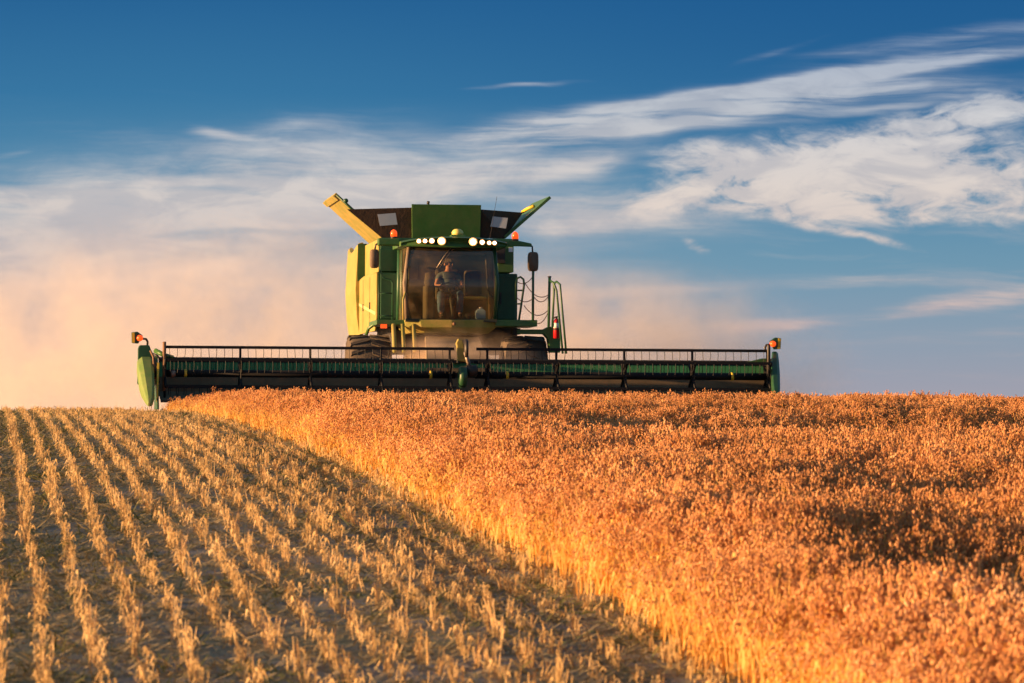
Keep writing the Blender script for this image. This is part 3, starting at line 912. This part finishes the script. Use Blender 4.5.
# arms with beacons
def beacon(px, ly, py0, py1, parent):
    p = at(px, ly, py1); q = at(px, ly, py0); h = q.z - p.z
    bs = part('beacon', MB().lathe((p.x, ly, p.z), (0, 0, 1), [(0, .07), (h * .22, .065)], 16), 'black', parent)
    part('lens', MB().lathe((p.x, ly, p.z + h * .22), (0, 0, 1), [(0, .065), (h * .4, .068), (h * .6, .055), (h * .74, .025), (h * .77, .002)], 16), 'orange_lit', bs)
la_ = MB(); a0 = at(376.5, 3.3, 246); a1 = at(399, 3.3, 238.6); la_.box(a0.x, a1.x, 3.15, 3.42, a0.z + .0, a1.z)
part('lamp_arm', la_, 'green', cab, .03)
beacon(393, 3.28, 229.5, 238.8, cab)
ra = MB(); ra.loft([[at(507, y, z) for y, z in ((3.15, 246), (3.4, 246), (3.4, 240), (3.15, 240))], [at(519, y, z) for y, z in ((3.15, 246), (3.4, 246), (3.4, 240.5), (3.15, 240.5))], [at(531, y, z) for y, z in ((3.2, 246.5), (3.35, 246.5), (3.35, 243), (3.2, 243))]])
part('lamp_arm', ra, 'green', cab, .015)
beacon(514.5, 3.28, 231, 240.8, cab)
# mirrors
def mirror(px0, px1, py0, py1, ly, arm):
    a = at(px0, ly, py1); b = at(px1, ly, py0); cx_ = (a.x + b.x) / 2; w = (b.x - a.x) / 2; cz = (a.z + b.z) / 2; h = (b.z - a.z) / 2
    def ring(y, s): return [Vector((cx_ + w * s * math.copysign(abs(math.cos(t)) ** .45, math.cos(t)), y, cz + h * (1 - (1 - s) * .4) * math.copysign(abs(math.sin(t)) ** .45, math.sin(t)))) for t in [2 * math.pi * k / 20 for k in range(20)]]
    m_ = part('mirror', MB().loft([ring(ly - .10, .75), ring(ly - .06, 1), ring(ly + .02, 1)], True, True), 'mirror', cab)
    part('mirror_glass', MB().loft([ring(ly + .022, .9), ring(ly + .03, .9)]), 'pane', m_)
    part('mirror_arm', MB().tube(arm, .018, 8), 'black', m_)
mirror(369, 378, 249.5, 268.5, 3.35, [at(378, 3.3, 243), at(375, 3.3, 245), at(374, 3.33, 250)])
mirror(527, 537.5, 251.5, 271, 3.3, [at(529, 3.3, 244), at(531.5, 3.3, 246), at(532, 3.3, 253)])
# windscreen side grab handle
part('grab_handle', MB().tube([at(408, 2.85, 266), at(406, 2.75, 270), at(405.5, 2.75, 292), at(408, 2.85, 295)], .016, 8), 'black', cab)
# seat, console, steering wheel
sx_ = at(448, 3.9, 300).x
st = part('driver_seat', MB().box(sx_ - .26, sx_ + .26, 3.62, 4.12, at(448, 3.9, 306).z, at(448, 3.9, 299).z), 'seat', cab, .05)
part('backrest', MB().box(sx_ - .25, sx_ + .25, 4.12, 4.26, at(448, 3.9, 300).z, at(448, 3.9, 268).z), 'seat', st, .06)
part('seat_base', MB().box(sx_ - .18, sx_ + .18, 3.72, 4.02, zb, at(448, 3.9, 306).z), 'trim', st)
part('side_console', MB().box(*sorted((at(424, 3.6, 300).x, at(434, 3.6, 300).x)), 3.4, 4.0, zb, at(428, 3.6, 285).z), 'seat', cab, .04)
part('console_pad', MB().lathe(at(429, 3.4, 279), (.2, 0, 1), [(-.16, .05), (-.1, .10), (.1, .11), (.16, .04)], 14), 'seat', cab)
part('buddy_seat', MB().box(*sorted((at(464, 4.0, 300).x, at(481, 4.0, 300).x)), 3.95, 4.3, at(470, 4, 296).z, at(470, 4, 270).z), 'seat', cab, .05)
part('storage_shelf', MB().box(*sorted((at(462, 3.8, 300).x, at(486, 3.8, 300).x)), 3.7, 4.3, at(470, 4, 299).z, at(470, 4, 296.5).z), 'dome', cab, .02)
stc = part('steering_column', MB().tube([at(453, 3.12, 318), at(449, 3.36, 289)], .035, 10), 'trim', cab)
swc = at(448.5, 3.38, 288); tt = MB()
ring = []
for k in range(25):
    t = 2 * math.pi * k / 24
    ring.append(swc + Vector((.19 * math.cos(t), .10 * math.sin(t), .11 * math.sin(t))))
tt.tube(ring, .014, 6); part('steering_wheel', tt, 'black', stc)
part('monitor', MB().box(*sorted((at(408, 3.4, 1).x, at(419, 3.4, 1).x)), 3.5, 3.56, at(412, 3.4, 280).z, at(412, 3.4, 258).z), 'trim', cab, .02)

# ---- right platform, ladder, rails
pf = part('platform', blk(MB(), 495, 537, 319.5, 326, 3.0, 4.55), 'green', bevel=.012)
part('platform_bracket', blk(MB(), 513, 520, 328, 334, 3.3, 3.7), 'black')
br = MB(); br.prism([at(517, 3.2, 329), at(543, 3.2, 329), at(549, 3.2, 326), at(557, 3.2, 327), at(560, 3.2, 331), at(560, 3.2, 352), at(550, 3.2, 352), at(548, 3.2, 338), at(544, 3.2, 333.5), at(517, 3.2, 333.5)], (0, .35, 0))
part('ladder_bracket', br, 'green', bevel=.01)
def rail(name, pts, r=.02, m='green_shaded'): return part(name, MB().tube(pts, r, 8), m)
rail('handrail', [at(518.5, 3.1, 320), at(521, 3.1, 303), at(523.5, 3.1, 285), at(523, 3.1, 279), at(520, 3.1, 276.5), at(516.5, 3.1, 278), at(515.5, 3.1, 284), at(515.5, 3.1, 300)], .022)
rail('handrail_rung', [at(515.5, 3.1, 290), at(522.8, 3.1, 290)], .016)
rail('handrail_rung', [at(515.5, 3.1, 303.5), at(521, 3.1, 303.5)], .016)
rail('rail_post', [at(532.5, 3.0, 320), at(532.5, 3.0, 271)], .026)
rail('rail_post', [at(548.3, 3.0, 327), at(549, 3.0, 277)], .028)
part('post_cap', MB().lathe(at(549, 3.0, 277), (0, 0, 1), [(0, .03), (.01, .045), (.03, .03)], 10), 'black')
rail('ladder_rail', [at(549, 3.0, 280), at(553, 2.95, 282.5), at(553.5, 2.9, 290), at(552, 2.85, 327)], .022)
rail('ladder_rail', [at(549.5, 3.0, 280), at(553, 2.9, 282), at(556, 2.85, 290), at(562.5, 2.7, 353)], .022)
rail('ladder_rail', [at(553.5, 2.95, 283), at(556, 2.7, 281), at(559.5, 2.6, 284), at(566, 2.3, 353)], .022)
def sag(a, b, dz, n=10):
    return [a.lerp(b, i / n) + Vector((0, 0, -dz * 4 * (i / n) * (1 - i / n))) for i in range(n + 1)]
for a, b, dz in ((at(516, 3.1, 281), at(532.5, 3.0, 276), .09), (at(516, 3.1, 297), at(532.5, 3.0, 298), .08), (at(523.5, 3.1, 281), at(548.5, 3.0, 294), .16), (at(533, 3.0, 296), at(548.5, 3.0, 295), .12), (at(523.5, 3.1, 305), at(548.5, 3.0, 309), .16), (at(537, 3.0, 323), at(548.5, 3.0, 310), .08)):
    part('safety_chain', MB().tube(sag(a, b, dz), .009, 5), 'chain')
# left rail
rail('handrail', [at(378.5, 3.2, 320), at(378.5, 3.2, 270), at(380.5, 3.2, 272), at(381.5, 3.2, 277), at(384, 3.2, 279), at(390, 3.2, 280), at(392, 3.2, 283), at(392, 3.2, 320)], .018)
rail('handrail_rung', [at(378.5, 3.2, 293.5), at(392, 3.2, 293.5)], .015)
rail('handrail_rung', [at(378.5, 3.2, 316), at(392, 3.2, 316)], .015)
rail('hand_grip', [at(403, 2.9, 320), at(402.5, 2.9, 300), at(405, 2.9, 292)], .02, 'green_dusty_sunlit')

# ---- feederhouse
fh = MB(); fh.loft([[Vector(p) for p in ((-.55, .9, .28), (.75, .9, .28), (.75, .9, .80), (-.55, .9, .80))], [Vector(p) for p in ((-.35, 3.3, .9), (.75, 3.3, .9), (.75, 3.3, 1.48), (-.35, 3.3, 1.48))]])
part('feederhouse', fh, 'olive', bevel=.02)
part('hydraulic_ram', MB().tube([(-.75, 1.0, .45), (-.6, 3.4, 1.1)], .05), 'steel')
part('hydraulic_ram', MB().tube([(.95, 1.0, .45), (.9, 3.4, 1.1)], .05), 'steel')

# ---- header
hd = bpy.data.objects.new('header', None); COL.objects.link(hd); hd.parent = comb
XL, XR = lx_(160, 0), lx_(773, 0)
ZC, RR = .655, .51
part('back_sheet', MB().box(XL, XR, .93, .955, .30, .90), 'header_green', hd)
part('top_beam', MB().box(XL, XR, .90, 1.02, .90, .985), 'black', hd, .01)
part('lower_sheet', MB().box(XL, XR, .86, .905, .30, .60), 'olive', hd)
part('rear_frame', MB().box(XL, XR, 1.03, 1.16, .22, .40), 'black', hd)
for i in range(15):
    x = XL + (XR - XL) * (i + .5) / 15
    part('frame_post', MB().box(x - .03, x + .03, 1.021, 1.10, .41, .97), 'black', hd)
dp = MB(); dp.add([(XL, -.35, .13), (XR, -.35, .13), (XR, .86, .31), (XL, .86, .31), (XL, -.35, .10), (XR, -.35, .10), (XR, .86, .28), (XL, .86, .28)], [(0, 1, 2, 3), (7, 6, 5, 4), (0, 4, 5, 1), (1, 5, 6, 2), (2, 6, 7, 3), (3, 7, 4, 0)])
part('draper_belt', dp, 'olive', hd)
kb = MB().box(XL, XR, -.42, -.355, .085, .125)
x = XL + .04
while x < XR - .05:
    kb.add([(x - .02, -.42, .11), (x + .02, -.42, .11), (x, -.53, .10)], [(0, 1, 2)]); x += .076
part('cutter_bar', kb, 'black', hd)


def reel_section(x0, x1, spid, endcap):
    part('reel_tube', MB().tube([(x0, 0, ZC), (x1, 0, ZC)], .072, 20), 'black_bat', hd)
    for q in (x0 + .10,) if False else ():
        pass
    for k in range(6):
        a = R(90 + 60 * k)
        by, bz = math.cos(a) * RR, ZC + math.sin(a) * RR
        b = MB().box(x0 + .02, x1 - .02, by - .022, by + .022, bz - .028, bz + .028)
        x = x0 + .09
        while x < x1 - .05:
            # pairs of spring tines pointing down
            b.tube([(x, by - .02, bz - .02), (x + .004, by - .035, bz - .10), (x + random.gauss(0, .008), by - .01, bz - .235 + random.gauss(0, .012))], .0055, 4)
            x += .152
        if k in (1, 5):
            x = x0 + .166
            while x < x1 - .05:
                b.tube([(x, by + .01, bz - .02), (x, by + .02, bz - .20)], .004, 4)
                x += .152
        part('reel_bat', b, 'black_bat', hd)
    for x in spid:
        s_ = MB()
        s_.lathe((x - .02, 0, ZC), (1, 0, 0), [(0, .11), (.04, .11)], 18)
        for k in range(6):
            a = R(90 + 60 * k); a2 = R(150 + 60 * k)
            s_.tube([(x, math.cos(a) * .08, ZC + math.sin(a) * .08), (x, math.cos(a) * (RR + .02), ZC + math.sin(a) * (RR + .02))], .026, 6)
            s_.tube([(x, math.cos(a) * RR * .62, ZC + math.sin(a) * RR * .62), (x, math.cos(a2) * RR * .62, ZC + math.sin(a2) * RR * .62)], .012, 5)
        part('reel_spider', s_, 'black_bat', hd)


L0, L1, R0, R1 = lx_(164.5, 0), lx_(455, 0), lx_(475, 0), lx_(768, 0)
reel_section(L0, L1, [lx_(p, 0) for p in (164.5, 240, 310, 380.5, 449.5)], L0)
reel_section(R0, R1, [lx_(p, 0) for p in (487, 556, 624, 692, 767)], R1)
for px in (185.5, 430.5, 507, 732):
    xx = lx_(px, 0)
    part('yellow_band', MB().lathe((xx - .025, 0, ZC), (1, 0, 0), [(0, .079), (.05, .079)], 20), 'yellow', hd)
part('pale_sleeve', MB().lathe((lx_(170, 0), 0, ZC - .01), (1, 0, 0), [(0, .02), (.01, .08), (.10, .08), (.11, .02)], 16), 'steel', hd)
# left tall end post (worn steel), yellow stripe, hoses
for px, m_ in ((164, 'rust'), (768.5, 'black')):
    part('reel_arm', MB().tube([at(px, -.15, 392), at(px, -.12, 345), at(px, -.12, 343)], .035, 8), m_, hd)
part('reel_support', MB().tube([at(155, .3, 352), at(165, .1, 357), at(172, .4, 359)], .05, 8), 'green', hd)
part('yellow_stripe', MB().prism([at(157, -.3, 364), at(159, -.3, 364), at(158, -.5, 403), at(156.2, -.5, 403)], (0, .03, 0)), 'yellow', hd)
for pts, m_ in (([at(150, -.1, 352), at(153, -.15, 358), at(154, -.15, 370), at(155, -.1, 380)], 'rust'), ([at(152, 0, 355), at(157, -.1, 357), at(160, -.1, 361), at(163, 0, 358)], 'black'), ([at(154, 0, 360), at(156, -.2, 372), at(159, -.1, 384)], 'black')):
    part('hose', MB().tube(pts, .022, 6), m_, hd)
# end sheets
xe = lx_(158, 0)
part('end_sheet', MB().prism([(xe, -.6, -.05), (xe, .95, -.05), (xe, .95, 1.02), (xe, .3, 1.02), (xe, -.2, .7)], (-.04, 0, 0)), 'green_shaded', hd, .01)
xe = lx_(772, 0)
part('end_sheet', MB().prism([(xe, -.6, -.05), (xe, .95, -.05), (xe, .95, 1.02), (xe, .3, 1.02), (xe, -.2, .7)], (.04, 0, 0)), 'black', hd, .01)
# right side green gusset sloping from the end towards the reel
gg = MB(); gg.prism([at(741, .5, 362), at(762, .5, 357), at(766, .5, 357), at(766, .5, 362.5)], (0, .06, 0)); part('gusset', gg, 'green', hd, .005)
# crop dividers
def divider(secs, m, side, lab):
    mb = MB(); ss = []
    for ly, x0, x1, y0, y1 in secs:
        a = at(x0, ly, y1); b = at(x1, ly, y0)
        w = b.x - a.x; h = b.z - a.z; r = min(w, h) * .32
        if side < 0:
            ring = [(a.x + r * .5, a.z), (b.x - r * .3, a.z), (b.x, a.z + r), (b.x, b.z - r * .5), (b.x - r * .6, b.z), (a.x + r, b.z), (a.x + w * .02, b.z - r * .8), (a.x, a.z + h * .55)]
        else:
            ring = [(a.x + r * .3, a.z), (b.x - r * .5, a.z), (b.x, a.z + h * .55), (b.x - w * .02, b.z - r * .8), (b.x - r, b.z), (a.x + r * .6, b.z), (a.x, b.z - r * .5), (a.x, a.z + r)]
        ss.append([Vector((x, ly, z)) for x, z in ring])
    mb.loft(ss)
    return part('crop_divider', mb, m, hd, .02, lab)
dl = divider([(.30, 136.5, 152.5, 358, 388), (.0, 136.8, 153.5, 361, 393), (-.35, 139, 154, 370, 399), (-.8, 142.5, 154.5, 386, 404), (-1.15, 146, 153, 398, 407.5), (-1.35, 147.5, 151, 404, 408)], 'green_sunlit', -1, 'sunlit pale green crop divider with a pointed nose')
hs_ = MB().loft([[at(x, ly, y) for x, y in ((137, 386), (152.5, 386), (153, 368), (151, 352), (149, 346.5), (139, 346.5), (137.5, 350))] for ly in (.31, .98)]); part('divider_housing', hs_, 'green_shaded', dl, .02)
dr_ = divider([(.95, 772, 777, 351, 385), (.55, 771.5, 778, 350, 388), (.1, 771, 779, 357, 394), (-.35, 771, 780, 370, 399), (-.8, 772.5, 780, 384, 404), (-1.2, 775, 779.5, 399, 408)], 'green_shaded', 1, 'shaded green crop divider')
part('yellow_stripe', MB().prism([at(778.6, -.1, 371), at(779.6, -.1, 371), at(778.8, -.5, 387), at(777.8, -.5, 387)], (0, .03, 0)), 'yellow', dr_)
# marker lamps on curved stalks
def marker(xc, side):
    a = [at(xc[0], .5, xc[1]), at(xc[0] - side * .2, .5, xc[1] - 5), at(xc[0] + side * 1.2, .5, xc[1] - 7.5), at(xc[0] + side * 6, .5, xc[1] - 8)]
    stl = part('lamp_stalk', MB().tube(a, .022, 8), 'black', hd)
    e = a[-1]
    # wedge-shaped reflector plate with round lens in front
    pts = [at(xc[0] + side * 4.5, .5, xc[1] - 11), at(xc[0] + side * 10.0, .5, xc[1] - 15), at(xc[0] + side * 16, .5, xc[1] - 14.2), at(xc[0] + side * 15.5, .5, xc[1] - 3.5), at(xc[0] + side * 9, .5, xc[1] - 3)]
    pl = part('marker_plate', MB().prism(pts, (0, .10, 0)), 'green_shaded', stl, .012)
    part('lens', MB().lathe(at(xc[0] + side * 7.5, .49, xc[1] - 8.5), (0, -1, 0), [(-.02, .06), (.03, .062), (.07, .045), (.08, .01)], 18), 'orange_lit', stl)
    q = [at(xc[0] + side * 13.0, .49, xc[1] - 14.3), at(xc[0] + side * 15.4, .49, xc[1] - 13.8), at(xc[0] + side * 15.1, .49, xc[1] - 4), at(xc[0] + side * 12.6, .49, xc[1] - 3.6)]
    part('reflector_or_halo', MB().prism(q, (0, .008, 0)), 'yellow', stl)
marker((147, 348), -1)
marker((765, 351), 1)
# centre reel support and pulley
ca = MB(); ca.prism([at(457.5, .0, 361), at(457, .0, 349), at(455.8, .0, 343), at(458, .0, 338.5), at(462, .0, 339.5), at(463, .0, 343), at(465, .0, 352), at(466, .0, 362)], (0, .14, 0))
csup = part('centre_support', ca, 'green_dusty_sunlit', hd, .02)
part('drive_disc', MB().lathe((lx_(465, 0) - .03, -.04, at(465, 0, 349).z), (1, 0, 0), [(0, .02), (.01, .19), (.07, .19), (.08, .02)], 24), 'black', csup)
part('support_arm', MB().tube([at(465, -.1, 352), at(468, -.1, 362), at(470, 0, 370)], .04, 8), 'steel', csup)
part('support_beam', MB().box(lx_(456, .5), lx_(463, .5), .12, .95, .90, 1.0), 'black', csup)
pc = at(462.5, -.25, 377)
part('gauge_disc', MB().lathe((pc.x - .085, -.25, pc.z), (1, 0, 0), [(0, .10), (.015, .19), (.05, .215), (.12, .215), (.155, .19), (.17, .10)], 28), 'green_shaded', hd)
part('drive_box', blk(MB(), 469, 476, 366, 376, -.1, .3), 'green_shaded', hd, .02)
part('drive_motor', MB().lathe(at(466, -.1, 371), (1, 0, 0), [(0, .12), (.20, .12), (.22, .06)], 14), 'black', hd)
part('connecting_bracket', MB().box(lx_(455, 0), lx_(476, 0), .08, .14, .60, .70), 'black', hd)

# ------------------------------------------------------------------ fire extinguisher
fe = bpy.data.objects.new('fire_extinguisher', None); COL.objects.link(fe)
Mw = Matrix.Translation(comb.location) @ comb.rotation_euler.to_matrix().to_4x4()
pe = at(556.2, 2.95, 338)
fe.matrix_world = Mw @ Matrix.Translation(pe)
tag(fe, 'red fire extinguisher with white label, clamped beside the access ladder', 'fire extinguisher')
hz = at(556.2, 2.95, 317).z - pe.z
part('cylinder', MB().lathe((0, 0, 0), (0, 0, 1), [(0, .05), (.01, .066), (hz * .80, .066), (hz * .9, .045), (hz * .95, .02)], 20), 'red', fe)
part('label', MB().lathe((0, 0, hz * .50), (0, 0, 1), [(0, .0675), (hz * .24, .0675)], 20), 'white', fe)
part('strap', MB().lathe((0, 0, hz * .40), (0, 0, 1), [(0, .070), (.035, .070)], 20), 'black', fe)
part('valve', MB().tube([(0, 0, hz * .93), (0, 0, hz * 1.05)], .02).tube([(-.05, 0, hz * 1.02), (.06, 0, hz * 1.06)], .012, 6), 'black', fe)
part('hose', MB().tube([(-.02, -.02, hz), (-.07, -.03, hz * .95), (-.085, -.03, hz * .75), (-.08, -.03, hz * .55)], .011, 6), 'black', fe)

# ------------------------------------------------------------------ items in the cab
jg = bpy.data.objects.new('water_jug', None); COL.objects.link(jg)
pj = at(480, 3.25, 317.5); pj.z = zb + .002
jg.matrix_world = Mw @ Matrix.Translation(pj)
tag(jg, 'pale blue water jug standing on the cab floor behind the windscreen', 'jug')
part('jug_body', MB().loft([[(x * s, y * s, z) for x, y in ((-.10, -.07), (.10, -.07), (.10, .07), (-.10, .07))] for z, s in ((0, .8), (.03, 1), (.17, 1), (.22, .5))]), 'bluewhite', jg, .015)
part('handle', MB().tube([(-.06, 0, .21), (-.07, 0, .27), (.05, 0, .27), (.05, 0, .21)], .013, 8), 'black', jg)
part('cap', MB().lathe((0, 0, .22), (0, 0, 1), [(0, .035), (.03, .035)], 12), 'white', jg)
bl = MB().lathe((0, 0, .06), (0, 0, 1), [(-.06, .02), (-.045, .05), (0, .065), (.045, .05), (.06, .02)], 16)
bo = part('cloth_roll', bl, 'seat', None)
pj = at(467, 3.1, 317.5); pj.z = zb + .002; bo.matrix_world = Mw @ Matrix.Translation(pj)
tag(bo, 'small round tan bundle on the cab floor beside the jug', 'bundle')

# ------------------------------------------------------------------ driver
def skin_mesh(name, verts, edges, rad, m, parent, root=0, sub=2):
    me = bpy.data.meshes.new(name); me.from_pydata([tuple(v) for v in verts], edges, [])
    o = bpy.data.objects.new(name, me); COL.objects.link(o); o.parent = parent
    md = o.modifiers.new('skin', 'SKIN'); md.use_smooth_shade = True
    for i, r in enumerate(rad):
        sv = me.skin_vertices[0].data[i]; sv.radius = r if isinstance(r, tuple) else (r, r); sv.use_root = (i == root)
    s = o.modifiers.new('sub', 'SUBSURF'); s.levels = sub; s.render_levels = sub
    me.materials.append(M[m])
    return o


pn = bpy.data.objects.new('person', None); COL.objects.link(pn)
pp = at(448, 3.85, 299.5); pn.matrix_world = Mw @ Matrix.Translation(pp)
tag(pn, 'driver in a grey-blue t-shirt, jeans and brown cap, seated at the wheel behind the windscreen', 'person')
# local: x right in the picture, -y forward, z up, origin on the seat top
V = [(0, 0, .10), (0, .02, .25), (0, .03, .42), (0, .03, .52), (0, .02, .60), (0, -.01, .72),      # pelvis..head
     (-.19, .02, .49), (-.27, -.08, .27), (-.15, -.34, .27),                                       # left-in-picture arm
     (.19, .02, .49), (.28, -.06, .27), (.16, -.34, .24),
     (-.10, -.03, .09), (-.21, -.43, .13), (-.20, -.50, -.28), (-.21, -.62, -.33),
     (.10, -.03, .09), (.19, -.43, .12), (.17, -.48, -.28), (.18, -.60, -.33)]
E = [(0, 1), (1, 2), (2, 3), (3, 4), (4, 5), (3, 6), (6, 7), (7, 8), (3, 9), (9, 10), (10, 11), (0, 12), (12, 13), (13, 14), (14, 15), (0, 16), (16, 17), (17, 18), (18, 19)]
Rd = [(.15, .12), (.14, .11), (.16, .11), (.10, .08), .055, (.082, .10), .06, .042, .03, .06, .042, .03, .085, .06, .042, .035, .085, .06, .042, .035]
# fingers and thumb, each its own chain from inside the palm
base = len(V)
for wi, sgn in ((8, 1), (11, -1)):
    w = Vector(V[wi]); palm = len(V); V.append(tuple(w + Vector((sgn * .02, -.07, .0)))); E.append((wi, palm)); Rd.append((.038, .018))
    pv = Vector(V[palm])
    for k in range(4):
        x = (-.03 + .02 * k)
        L = (.030, .036, .033, .026)[k]
        i0 = len(V)
        V.append(tuple(pv + Vector((x, -.03, .012)))); V.append(tuple(pv + Vector((x, -.03 - L, .005)))); V.append(tuple(pv + Vector((x, -.025 - L, -.028))))
        Rd += [.0095, .009, .008]; E += [(palm, i0), (i0, i0 + 1), (i0 + 1, i0 + 2)]
    i0 = len(V); V.append(tuple(pv + Vector((sgn * .045, -.005, -.005)))); V.append(tuple(pv + Vector((sgn * .055, -.04, -.02)))); Rd += [.011, .009]; E += [(palm, i0), (i0, i0 + 1)]
bd = skin_mesh('body', V, E, Rd, 'skin', pn)
# face
part('nose', MB().lathe((0, -.115, .715), (0, -.5, -1), [(-.03, .006), (.0, .012), (.012, .014), (.02, .004)], 8), 'skin', pn)
for s_ in (-1, 1):
    part('eye', MB().lathe((s_ * .032, -.098, .735), (0, -1, 0), [(0, .008), (.004, .006), (.006, .001)], 8), 'black', pn)
    part('ear', MB().lathe((s_ * .083, 0, .72), (s_, -.3, 0), [(-.01, .028), (.01, .022), (.012, .004)], 10), 'skin', pn)
part('mouth', MB().box(-.025, .025, -.104, -.094, .672, .680), 'boot', pn)
sv = [(0, .0, .12), (0, .02, .26), (0, .03, .42), (0, .03, .52), (0, .025, .555), (-.185, .02, .485), (-.235, -.02, .34), (.185, .02, .485), (.24, -.02, .34)]
skin_mesh('shirt', sv, [(0, 1), (1, 2), (2, 3), (3, 4), (3, 5), (5, 6), (3, 7), (7, 8)], [(.175, .14), (.16, .13), (.18, .13), (.12, .095), .065, .078, .066, .078, .066], 'shirt', pn)
sv = [(0, .0, .09), (-.10, -.03, .09), (-.21, -.43, .13), (-.20, -.50, -.31), (.10, -.03, .09), (.19, -.43, .12), (.17, -.48, -.31)]
skin_mesh('jeans', sv, [(0, 1), (1, 2), (2, 3), (0, 4), (4, 5), (5, 6)], [(.18, .15), .12, .09, .075, .12, .09, .075], 'jeans', pn)
for x, y in ((-.205, -.56), (.175, -.54)):
    skin_mesh('boot', [(x, y + .06, -.29), (x, y + .04, -.34), (x, y - .10, -.345)], [(0, 1), (1, 2)], [.055, .052, .042], 'boot', pn)
part('cap', MB().lathe((0, .0, .765), (0, .1, 1), [(-.02, .098), (.02, .10), (.06, .085), (.085, .05), (.095, .01)], 18), 'cap', pn)
part('cap_brim', MB().prism([(-.075, -.085, .77), (.075, -.085, .77), (.06, -.15, .762), (0, -.175, .758), (-.06, -.15, .762)], (0, 0, .008)), 'cap', pn)
part('cap_patch', MB().prism([(-.045, -.102, .775), (.045, -.102, .775), (.035, -.090, .83), (-.035, -.090, .83)], (0, .006, 0)), 'capbrim', pn)

# ------------------------------------------------------------------ dust thrown up around the machine
def dust(name, centre, size, dens, label, thr=.42, scale=.55, col=(1.0, .92, .86)):
    bm = bmesh.new(); bmesh.ops.create_icosphere(bm, subdivisions=4, radius=1.0)
    me = bpy.data.meshes.new(name); bm.to_mesh(me); bm.free()
    o = bpy.data.objects.new(name, me); COL.objects.link(o)
    o.location = centre; o.scale = size
    m = bpy.data.materials.new(name + '_air'); m.use_nodes = True
    N = NT(m.node_tree); nt = m.node_tree; nt.nodes.remove(nt.nodes['Principled BSDF'])
    pv = N.n('ShaderNodeVolumePrincipled')
    pv.inputs['Color'].default_value = (*col, 1); pv.inputs['Anisotropy'].default_value = .15
    tc = N.n('ShaderNodeTexCoord').outputs['Object']
    pos = N.n('ShaderNodeNewGeometry').outputs['Position']
    f, _ = N.noise(pos, scale, 4, .6)
    r = N.vm('LENGTH', tc)
    fall = N.m('SUBTRACT', 1.0, N.smooth(r, .25, 1.0))
    d = N.m('MULTIPLY', N.m('MULTIPLY', fall, N.smooth(f, thr - .04, thr + .16)), dens)
    N.link(d, pv.inputs['Density']); N.link(pv.outputs[0], nt.nodes['Material Output'].inputs['Volume'])
    me.materials.append(m)
    tag(o, label, 'dust', kind='stuff')


dust('dust_cloud', (-6.5, 104.0, 1.2), (13.5, 9, 4.3), .34, 'pale peach dust hanging behind the machine on the left', thr=.46)
dust('dust_cloud', (2.2, 102.0, 1.2), (6.4, 7, 3.1), .34, 'peach dust drifting out behind the machine on the right')
dust('dust_cloud', (-1.0, 87.3, 1.2), (1.75, 1.1, .95), 1.9, 'brown dust boiling up under the cab behind the reel', thr=.40, scale=1.3, col=(.93, .74, .58))
